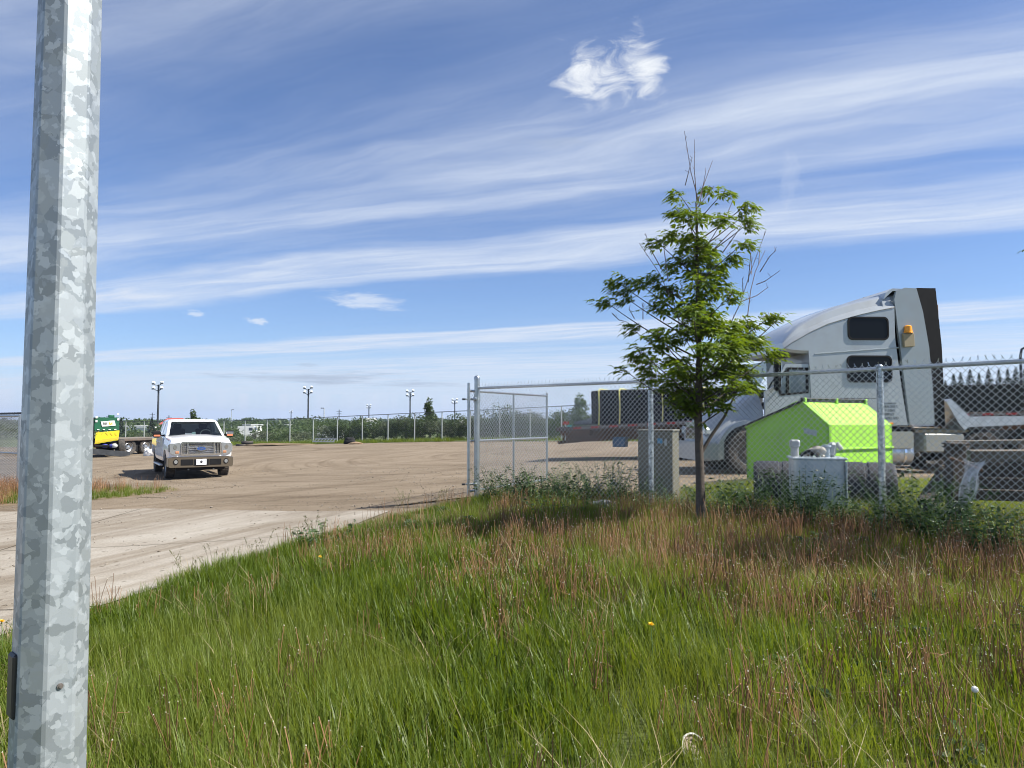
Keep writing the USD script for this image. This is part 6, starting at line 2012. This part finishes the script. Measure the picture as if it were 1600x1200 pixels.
def lamp_post(px, pytop, H, lab, arm=-1):
    D = 60.0
    for _ in range(60):
        p = at(px, pytop, D)
        D *= (gz(p[0], p[1]) + H - EYE) / max(p[2] - EYE, 1e-3)
    p = at(px, pytop, D)
    t = thing('street_lamp', lab, 'street lamp', (p[0], p[1], gz(p[0], p[1])))
    part(t, 'pole', MB().tube([(0, 0, -.2), (0, 0, H)], [.16, .11], 8), PALE)
    part(t, 'lamp', MB().box((arm * .5, 0, H + .05), (.9, .4, .22), bev=.05), MAST)


lamp_post(506.5, 638, 6.5, 'white street lamp pole with dark head right of the middle light mast')
lamp_post(362, 640, 8, 'thin pale pole just right of the pickup roof', 1)
# bent lamp post at the right picture edge
p = at(1597.5, 648, 30)
H_ = at(1597.5, 541, 30)[2] - gz(p[0], p[1])
t = thing('bent_lamp_post', 'thin dark lamp post bending over at the right picture edge', 'lamp post', (p[0], p[1], gz(p[0], p[1])))
part(t, 'pole', MB().tube([(0, 0, -.1), (0, 0, H_ - .4), (.06, 0, H_ - .12), (.3, 0, H_), (1.2, 0, H_ + .1)], [.06, .05, .045, .04, .04], 8), MAST, 60)
part(t, 'lamp', MB().box((1.5, 0, H_ + .08), (.6, .25, .12), bev=.04), MAST)

# power poles far off
for k, (px, pt, lab) in enumerate(((170, 648, 'far power pole right of the refuse truck'), (238, 645, 'far lattice power pole left of the first mast'), (264, 649, 'far power pole above the pickup hood side'), (530, 640, 'hair thin far pole above the far hedge'), (427, 653, 'far low pole right of the pickup roof'))):
    D = 330.0
    p = at(px, pt, D)
    z = gz(p[0], p[1])
    t = thing('power_pole', lab, 'power pole', (p[0], p[1], z))
    h = p[2] - z
    part(t, 'pole', MB().tube([(0, 0, 0), (0, 0, h)], .17, 6), MAST)
    part(t, 'cross_arm', MB().box((0, 0, h - .8), (2.4, .15, .15)).box((0, 0, h - 1.9), (2.0, .15, .15)), MAST)

# ------------------------------------------------------------------ bushes, trees and buildings beyond the yard
BUSHL = leaf_mat('bush_leaf_look', [(0.0, (.06, .095, .028)), (.5, (.105, .15, .045)), (1, (.165, .21, .07))], .35, .6, .35, .25)
SPRUCEL = leaf_mat('spruce_needle_look', [(0.0, (.018, .035, .016)), (.6, (.032, .055, .024)), (1, (.055, .085, .035))], .1, .7, .3, .4)
GREYBUSH = leaf_mat('grey_bush_leaf_look', [(0.0, (.09, .11, .06)), (.5, (.15, .17, .095)), (1, (.22, .235, .14))], .3, .6, .35, .25)


def leafcloud(lobes, n, size, seed, flat=.6):
    """small leaf faces spread through a bunch of lobes (centre, radii)"""
    g = np.random.default_rng(seed)
    vol = np.array([np.prod(r) ** .8 for _, r in lobes])
    pick_ = g.choice(len(lobes), n, p=vol / vol.sum())
    c = np.array([lobes[i][0] for i in pick_])
    r = np.array([lobes[i][1] for i in pick_])
    d = g.normal(0, 1, (n, 3))
    d /= np.linalg.norm(d, axis=1, keepdims=True)
    o = c + d * r * (g.uniform(.25, 1.08, n) ** .5)[:, None]
    a = g.normal(0, 1, (n, 3))
    a[:, 2] *= flat
    a /= np.linalg.norm(a, axis=1, keepdims=True)
    b = np.cross(a, g.normal(0, 1, (n, 3)))
    b /= np.linalg.norm(b, axis=1, keepdims=True)
    s = size * g.uniform(.6, 1.3, n)[:, None]
    v = np.stack([o - a * s, o + b * s * .5, o + a * s, o - b * s * .5], 1).reshape(-1, 3)
    f = (np.arange(n)[:, None, None] * 4 + np.array([[0, 1, 2], [0, 2, 3]])).reshape(-1, 3)
    return v, f


def bush(px, D, h, w, seed, lab, cat='bush', name='bush', mt=None, group='bushes along the far fence', n=None, stemmy=.2):
    x = (px - 800) / FPX * D
    g = np.random.default_rng(seed)
    t = thing(name, lab, cat, (x, D, gz(x, D)), 0, group)
    lobes = []
    k = g.integers(5, 9)
    for i in range(k):
        a = g.uniform(0, 2 * PI)
        q = w * .5 * g.uniform(.1, .75)
        z = h * g.uniform(.25, .8)
        s = g.uniform(.22, .38)
        lobes.append(((q * math.cos(a), q * math.sin(a), z), (w * s, w * s, h * s * .8)))
    lobes.append(((0, 0, h * .72), (w * .2, w * .2, h * .3)))
    n = n or int(620 * (h * w) ** .5)
    part(t, 'foliage', leafcloud(lobes, n, .055 + .012 * h, seed), mt or BUSHL)
    st_ = MB()
    for i in range(6):
        c_ = np.array(lobes[i % len(lobes)][0])
        st_.tube([(g.normal(0, .05), g.normal(0, .05), -.05), c_ * [.5, .5, .6], c_ * [1.05, 1.05, 1.2]], [.03, .02, .008], 4, False)
    part(t, 'stems', st_, BARK)


bl_ = [(388, 68, 1.4, 2.4, 0), (412, 66, 1.9, 2.6, 1), (432, 65, 1.5, 2.6, 0), (452, 67, 2.0, 3.0, 0), (470, 66, 1.8, 2.6, 1), (497, 70, 2.6, 4.6, 0), (515, 64, 1.6, 2.4, 1), (527, 60.5, 2.2, 2.6, 0), (545, 62, 1.9, 2.8, 0),
       (556, 60, 1.7, 2.0, 1), (566, 59.5, 2.3, 2.2, 0), (585, 61, 2.2, 2.8, 0), (602, 60, 2.0, 2.6, 1), (618, 59, 2.2, 2.4, 0), (634, 58.5, 2.3, 2.4, 1), (648, 58, 2.1, 2.2, 0), (660, 57.6, 2.3, 2.0, 0), (686, 57.8, 1.9, 2.4, 1),
       (702, 58.5, 2.0, 2.6, 1), (720, 57.5, 2.3, 2.4, 0), (738, 58.0, 2.3, 2.6, 1), (757, 57, 2.6, 2.6, 0), (775, 57, 3.1, 2.8, 0), (793, 57, 3.0, 2.6, 0), (812, 56, 2.3, 2.4, 1), (828, 56, 2.4, 2.6, 0), (846, 56, 2.3, 2.6, 1), (866, 55.5, 2.4, 2.8, 0),
       (884, 55, 2.3, 2.4, 0), (205, 76, 2.6, 2.6, 0), (225, 80, 2.2, 3.0, 1), (270, 78, 1.6, 3.0, 0), (372, 72, 1.3, 3.0, 1), (930, 56, 2.0, 2.6, 0), (955, 56, 2.2, 2.8, 1), (980, 57, 1.9, 2.8, 0)]
for i, (px, D, h, w, kd) in enumerate(bl_):
    near = ['dusty green', 'grey green'][kd]
    D = max(D, 55.24 / (1 + .43 * (px - 800) / FPX) + 1.3 + .5 * (w / 2))
    bush(px, D, h * (.62 if px < 490 else .95), w, 900 + i, '', mt=[BUSHL, GREYBUSH][kd])
    pr_ = stage.GetPrimAtPath('/World/' + ('bush' if i == 0 else f'bush_{i:03d}'))
    size = 'tall' if h > 2.2 else ('low' if h < 1.7 else 'middling')
    if px < 300:
        where = ['just right of the refuse truck', 'behind the empty flatbed trailer', 'directly behind the pickup hood'][[205, 225, 270].index(px)]
    elif px < 719:
        where = f'beyond the far fence, {["first", "second", "third", "fourth", "fifth", "sixth", "seventh", "eighth", "ninth", "tenth", "eleventh", "twelfth", "thirteenth", "fourteenth", "fifteenth", "sixteenth", "seventeenth", "eighteenth", "nineteenth", "twentieth", "twenty first", "twenty second"][sorted(q[0] for q in bl_ if 300 < q[0] < 719).index(px)]} bush right of the pickup'
    elif px < 870:
        where = f'seen through the open gate leaf, number {["one", "two", "three", "four", "five", "six", "seven", "eight", "nine"][sorted(q[0] for q in bl_ if 719 < q[0] < 870).index(px)]} from its hinge'
    else:
        where = ['left of the black tarped load, beside its poplar', 'under the black tarped load, left one', 'under the black tarped load, middle one', 'under the black tarped load, right one'][sorted(q[0] for q in bl_ if q[0] > 870).index(px)]
    pr_.SetCustomDataByKey('label', f'{size} {near} bush {where}')


def small_tree(px, D, pytop, w, seed, lab, name='slender_tree', mt=None, spruce=False):
    x = (px - 800) / FPX * D
    z = gz(x, D)
    h = (at(px, pytop, D)[2] - z) * (1.05 if spruce else 1)
    t = thing(name, lab, 'tree', (x, D, z), seed)
    g = np.random.default_rng(seed)
    part(t, 'trunk', MB().tube([(0, 0, -.1), (.05, 0, h * .5), (0, 0, h * .95)], [.02 * h, .014 * h, .003 * h], 6), BARK)
    if not spruce:
        lobes = [((g.normal(0, w * .12), g.normal(0, w * .12), h * q), (w * (.5 - .36 * q) * g.uniform(.8, 1.2), w * (.5 - .36 * q), h * .14)) for q in np.linspace(.3, .93, 7)]
        part(t, 'crown', leafcloud(lobes, int(700 * h ** .7), .05 + .02 * h, seed), mt or BUSHL)
    else:
        n = 2600
        q = g.uniform(0, 1, n) ** .85 * .99
        tier = .72 + .28 * np.abs(np.sin(q * PI * 9 + g.normal(0, .25, n)))
        R = (w / 2 * (1 - q) ** .95 + .03) * tier * np.sqrt(g.uniform(.05, 1.1, n))
        a = g.uniform(0, 2 * PI, n)
        a = a + .35 * np.sin(a * 5 + q * 20)
        o = np.stack([R * np.cos(a), R * np.sin(a), h * (.10 + .88 * q) - R * .28], 1)
        d = np.stack([np.cos(a), np.sin(a), -.35 + g.normal(0, .25, n)], 1)
        s_ = np.stack([-np.sin(a), np.cos(a), g.normal(0, .3, n)], 1)
        sz = (.05 + .028 * h * (1 - q) ** .7)[:, None] * g.uniform(.6, 1.2, n)[:, None]
        v = np.stack([o - d * sz, o + s_ * sz * .45, o + d * sz, o - s_ * sz * .45], 1).reshape(-1, 3)
        m = (v, (np.arange(n)[:, None, None] * 4 + np.array([[0, 1, 2], [0, 2, 3]])).reshape(-1, 3))
        part(t, 'crown', m, SPRUCEL)
    return t


small_tree(672, 60.5, 625, 1.5, 31, 'slender leafy tree rising above the far fence right of the white lamps')
small_tree(903, 56, 619, 2.4, 32, 'bushy poplar just left of the black tarped load')
small_tree(299, 75, 642, 1.6, 33, 'small tree poking up just behind the pickup roof')
small_tree(238, 95, 653, 2.0, 34, 'dark narrow conifer right of the empty flatbed trailer', 'spruce_tree', spruce=True)
small_tree(190, 100, 653, 2.4, 35, 'dark conifer touching the right side of the refuse truck', 'spruce_tree', spruce=True)
for k, (px, pt, w) in enumerate(((1478, 596, 2.6), (1491, 586, 3.2), (1502, 583, 3.0), (1517, 579, 3.8), (1531, 585, 3.0), (1546, 578, 3.6), (1562, 579, 3.4), (1576, 579, 3.6), (1589, 575, 4.2), (1603, 577, 4.0), (1617, 574, 4.2))):
    small_tree(px, 78, pt, w * 1.1, 50 + k, ['tiny spruce nearest the tractor in the row', 'second spruce right of the tractor', 'narrow third spruce right of the tractor', 'broad fourth spruce right of the tractor', 'short fifth spruce right of the tractor', 'sixth spruce above the grey crates',
                                            'seventh spruce above the right yellow strap', 'eighth spruce of the row, second last before the bent lamp post', 'tall spruce just left of the bent lamp post', 'spruce behind the bent lamp post', 'spruce cut by the right picture edge'][k], 'spruce_tree', spruce=True)
    
# far band of woods and town trees along the horizon
fw = MB()
g_ = np.random.default_rng(99)
vs, fs, n0 = [], [], 0
for D0, D1, cnt_, h0, h1 in ((95, 180, 200, 1.2, 2.8), (200, 420, 420, 1.8, 4.2), (450, 1100, 620, 2.5, 6.5)):
    for k in range(cnt_):
        D = g_.uniform(D0, D1)
        px = g_.uniform(-150, 1750)
        x = (px - 800) / FPX * D
        h, w = g_.uniform(h0, h1), g_.uniform(2.5, 6) * (1 + D / 400)
        lobes = [((x + g_.normal(0, w * .3), D + g_.normal(0, w * .3), gz(x, D) + h * q), (w * .35, w * .35, h * .28)) for q in (.3, .5, .72)]
        v, f = leafcloud(lobes, 110, .12 + D * .0016, 2000 + k)
        vs.append(v)
        fs.append(f + n0)
        n0 += len(v)
single('far_woods', (np.vstack(vs), np.vstack(fs)), BUSHL, 'distant band of low trees and scrub along the horizon', 'woods', kind='stuff')

# buildings between the trees
WALLW = mat('white_wall_look', (.66, .66, .65), .7, var=.06)
WALLG = mat('grey_wall_look', (.36, .37, .38), .7, var=.08)
ROOFR = mat('red_roof_look', (.36, .075, .06), .6, var=.1)
BROWN = mat('brown_wall_look', (.30, .17, .13), .8, var=.1)
PANE = mat('far_window_look', (.05, .06, .08), .15)


def shed(px0, px1, py_eave, D, depth, wall, roof, lab, name='warehouse', rise=.0, nwin=3, band=None):
    a, b = at(px0, py_eave, D), at(px1, py_eave, D)
    z = min(gz(a[0], D), gz(b[0], D))
    t = thing(name, lab, 'building', (a[0], D, z))
    w, h = b[0] - a[0], a[2] - z
    part(t, 'wall', MB().box((w / 2, depth / 2, h / 2), (w, depth, h)), wall)
    if rise > 0:
        part(t, 'roof', MB().prism(**face([(-.3, h), (depth + .3, h), (depth / 2, h + rise)], -.3, w + .3)), roof)
    else:
        part(t, 'roof', MB().box((w / 2, depth / 2, h + .2), (w + .5, depth + .5, .4)), roof)
    if band is not None:
        part(t, 'roof_fascia', MB().box((w / 2, -.06, h - .25), (w + .2, .1, .9)), band)
    for k in range(nwin):
        x = w * (k + .5) / nwin
        wi = part(t, 'window', MB().box((x, -.03, h * .45), (w / nwin * .4, .08, h * .3)), PANE)
        part(wi, 'frame', MB().box((x, -.05, h * .45 + h * .16), (w / nwin * .46, .1, .08)), WALLW)


shed(184, 233, 668.5, 150, 20, BROWN, WALLW, 'long low brown warehouse with a white roof behind the refuse truck', rise=0, nwin=4, band=WALLW)
shed(242, 262, 668, 170, 14, WALLW, ROOFR, 'white building with a red roof just left of the pickup', 'red_roofed_building', rise=2.2, nwin=2)
shed(703, 724, 664, 190, 12, WALLG, WALLG, 'flat grey building left of the domed gate post', 'grey_building', nwin=3)
shed(569, 580, 659.5, 230, 12, WALLW, WALLW, 'small white house above the far bushes in the middle', 'white_house', rise=1.2, nwin=2)
shed(380, 391, 665, 210, 10, WALLW, WALLG, 'small white shed right of the pickup mirror', 'white_shed', nwin=1)
shed(404, 452, 664.5, 320, 14, WALLG, WALLW, 'pale long building far off right of the pickup', 'far_building', nwin=5)
p = at(723, 664, 186)
dome_ = thing('storage_dome', 'white rounded storage tent beside the flat grey building', 'tent', (p[0], p[1], gz(p[0], p[1])))
ms = trimesh.creation.icosphere(3, 1.0)
v = ms.vertices * np.array([2.2, 3.5, at(723, 656, 186)[2] - gz(p[0], p[1])])
part(dome_, 'cover', (v, ms.faces), WALLW, True)
part(dome_, 'door', MB().box((0, -3.45, .9), (1.2, .15, 1.8)), WALLG)
# white vehicles and dark roof in the scrub beyond the fence
for k, (px, py, D, lab) in enumerate(((515, 674, 92, 'small white camper van among the scrub beyond the far fence'), (388, 673, 110, 'white box van beyond the fence right of the pickup'))):
    p = at(px, py, D)
    z = gz(p[0], p[1])
    t = thing('parked_van', lab, 'van', (p[0], p[1], z), .2 * k)
    h = max(1.9, p[2] - z)
    part(t, 'body', MB().prism(**side([(-1.5, .35), (1.4, .35), (1.4, h * .62), (1.0, h * .7), (.75, h), (-1.5, h)], 0, 1.9)), WALLW, 30)
    part(t, 'windscreen', MB().prism(**side([(1.02, h * .7), (.79, h * .97), (.74, h * .94), (.95, h * .68)], .1, 1.8)), PANE)
    part(t, 'side_window', MB().box((.35, -.01, h * .78), (.5, .03, h * .2)), PANE)
    for x in (-.95, .85):
        part(t, 'wheel', MB().lathe([(0, -.1), (.33, -.1), (.36, 0), (.33, .1), (0, .1)], (x, .05, .36), 'y', 16), RUBBER, 40)

# ------------------------------------------------------------------ odds and ends along the far fence
def lump(name, px, py, D, size, mt, lab, cat, seed, rough=.6):
    p = at(px, py, D)
    ms = trimesh.creation.icosphere(3, 1.0)
    v = ms.vertices * (1 + rough * (meshkit.fbm(ms.vertices * 2.2 + seed, 4, seed) - .5))[:, None] * np.array(size)
    z = gz(p[0], p[1])
    v[:, 2] += size[2] * .55
    t = thing(name, lab, cat, (p[0], p[1], z))
    part(t, 'pile', (v, ms.faces), mt, 40)
    return t


lump('white_bag', 236, 695, 42, (.40, .28, .26), WALLW, 'crumpled white bag on the gravel beside the empty flatbed', 'bag', 3)
tp = at(378, 695, 60)
for k, (dx, dz, lab) in enumerate(((0, 0, 'black tyre lying at the left end of the far fence foot'), (.75, .0, 'black tyre lying right of another at the far fence foot'), (.35, .22, 'black tyre lying on top of two others at the far fence foot'))):
    t = thing('old_tyre', lab, 'tyre', (tp[0] + dx, tp[1] + .1 * k, gz(tp[0], tp[1]) + .08 + dz))
    part(t, 'rubber', MB().lathe([(.22, -.1), (.42, -.11), (.48, 0), (.42, .11), (.22, .1), (.22, -.1)], n=20), RUBBER, 40)
lp = at(490, 693, 59)
lad = thing('aluminium_ladder', 'pale aluminium ladder lying at the foot of the far fence', 'ladder', (lp[0], lp[1], gz(lp[0], lp[1]) + .12), -.25)
for y in (0, .42):
    part(lad, 'rail', MB().box((.85, y, .12 + y * .5), (1.9, .05, .08)), ALU)
for k in range(7):
    part(lad, 'rung', MB().bar((.05 + k * .27, 0, .12), (.05 + k * .27, .42, .33), .05, .05), ALU)
lump('dirt_heap', 440, 697, 57, (2.6, .6, .14), VERGESOIL, 'low brown dirt heap along the far edge of the gravel', 'dirt heap', 7)
lump('rubble_heap', 556, 692, 55, (.5, .3, .13), mat('orange_rubble_look', (.22, .15, .09), .9, var=.3, scale=4), 'small orange brown rubble heap below the far fence', 'rubble', 9)
lump('black_heap', 547, 687, 56.5, (.45, .35, .34), BLACKTARP, 'black covered heap leaning at the far fence in the middle', 'heap', 11)
t = thing('red_sign', 'small red and teal sign boards left of the flatbed rear end', 'sign', at(884, 661, 50))
part(t, 'red_board', MB().box((0, 0, 0), (.42, .05, .2)), RED_PAINT)
part(t, 'teal_board', MB().box((.25, -.1, -.25), (.32, .05, .24)), mat('teal_board_look', (.05, .30, .27), .5))
part(t, 'post', MB().box((0, .06, -.9), (.08, .08, 1.8)), PALE)

# ------------------------------------------------------------------ small things on the bank
p = on_bank(1075, 1143, .13)
sh = thing('tin_can', 'half buried pale striped tin can in the foreground grass', 'can', (p[0], p[1], gz(p[0], p[1])), .3)
M = rotm(math.radians(58), 0, 0)
M[:3, 3] = (0, 0, .055)
part(sh, 'shell', MB().add(MB().lathe([(0, -.05), (.048, -.05), (.052, -.04), (.052, .035), (.055, .04), (.055, .048), (.047, .05), (.044, .043), (.036, .043), (.034, .047), (.030, .047), (.028, .040), (0, .040)], n=24).mesh(), M), mat('brown_can_look', (.20, .15, .12), .5, .3, var=.3, scale=30), 40)
for z in (-.02, .012):
    part(sh, 'pale_ring', MB().add(MB().lathe([(.0525, z - .006), (.0545, z - .005), (.0545, z + .005), (.0525, z + .006)], n=24).mesh(), M), mat(f'pale_ring_look_{int(z * 1000 + 50)}', (.38, .35, .30), .5), 40)
part(sh, 'rim', MB().add(MB().lathe([(.05, .047), (.057, .047), (.057, .054), (.05, .054)], n=24).mesh(), M), mat('pale_rim_look', (.5, .48, .43), .45), 40)
p = at(941, 800, 10.35)
ms = trimesh.creation.icosphere(3, 1.0)
v = ms.vertices * np.array([.22, .14, .13]) * (1 + .7 * (meshkit.fbm(ms.vertices * 1.8 + 2, 4, 5) - .5))[:, None]
rk = thing('grey_stone', 'grey blue stone lying in the weeds between gate post and utility box', 'stone', on(p[0], p[1], .05))
part(rk, 'stone', (v, ms.faces), mat('grey_stone_look', (.15, .165, .19), .8, var=.3, scale=9, bump=.4, bscale=30), 60)

# ------------------------------------------------------------------ loose stones on the yard and driveway
def stone(seed):
    m = trimesh.creation.icosphere(1, .02)
    k = 1 + .8 * (meshkit.fbm(m.vertices * 60 + seed * 3, 2, seed) - .5)
    return MB().raw(m.vertices * k[:, None] * [1.2, 1, .7], m.faces)


STONE = mat('yard_stone_look', (.15, .125, .095), .9, var=.4, scale=3)
STONE2 = mat('pale_yard_stone_look', (.24, .21, .17), .9, var=.3, scale=3)
zone = gravel.union(apron).intersection(Polygon([(-14, 5), (6, 9), (6, 26), (-20, 30)]))
P = sprinkle(zone, 26, (-20, 5, 6, 30), 131, lambda x, y: np.clip((n2(x, y, .5, 33) - .34) / .25, .05, 1) * np.where(contains_xy(apron, x, y), .35, 1))
scatter('loose_stones', [('stone', [('rock', stone(k), STONE if k % 3 else STONE2)]) for k in range(4)], np.c_[P, ground_z(P[:, 0], P[:, 1]) + .045], rng.integers(0, 4, len(P)), rng.uniform(0, 2 * PI, len(P)), np.abs(rng.normal(0, .3, len(P))),
        np.exp(rng.normal(-1.05, .45, len(P))), 'loose stones strewn over the gravel yard and the driveway', 'stones')

# ------------------------------------------------------------------ thin summer haze over the plain
hz_m = trimesh.creation.box((15000, 15000, 100))
hz_m.apply_translation((0, 0, 50 - 8.0))
HAZE = usdkit.material(stage, L + 'haze_air', {'v': ('principled_volume', {'color': (.62, .74, .95), 'density': 0.00016, 'anisotropy': 0.2})}, [], volume='v.volume')
tag(part(None, 'haze', hz_m, HAZE), 'thin bluish summer haze over the plain', 'haze', kind='stuff')
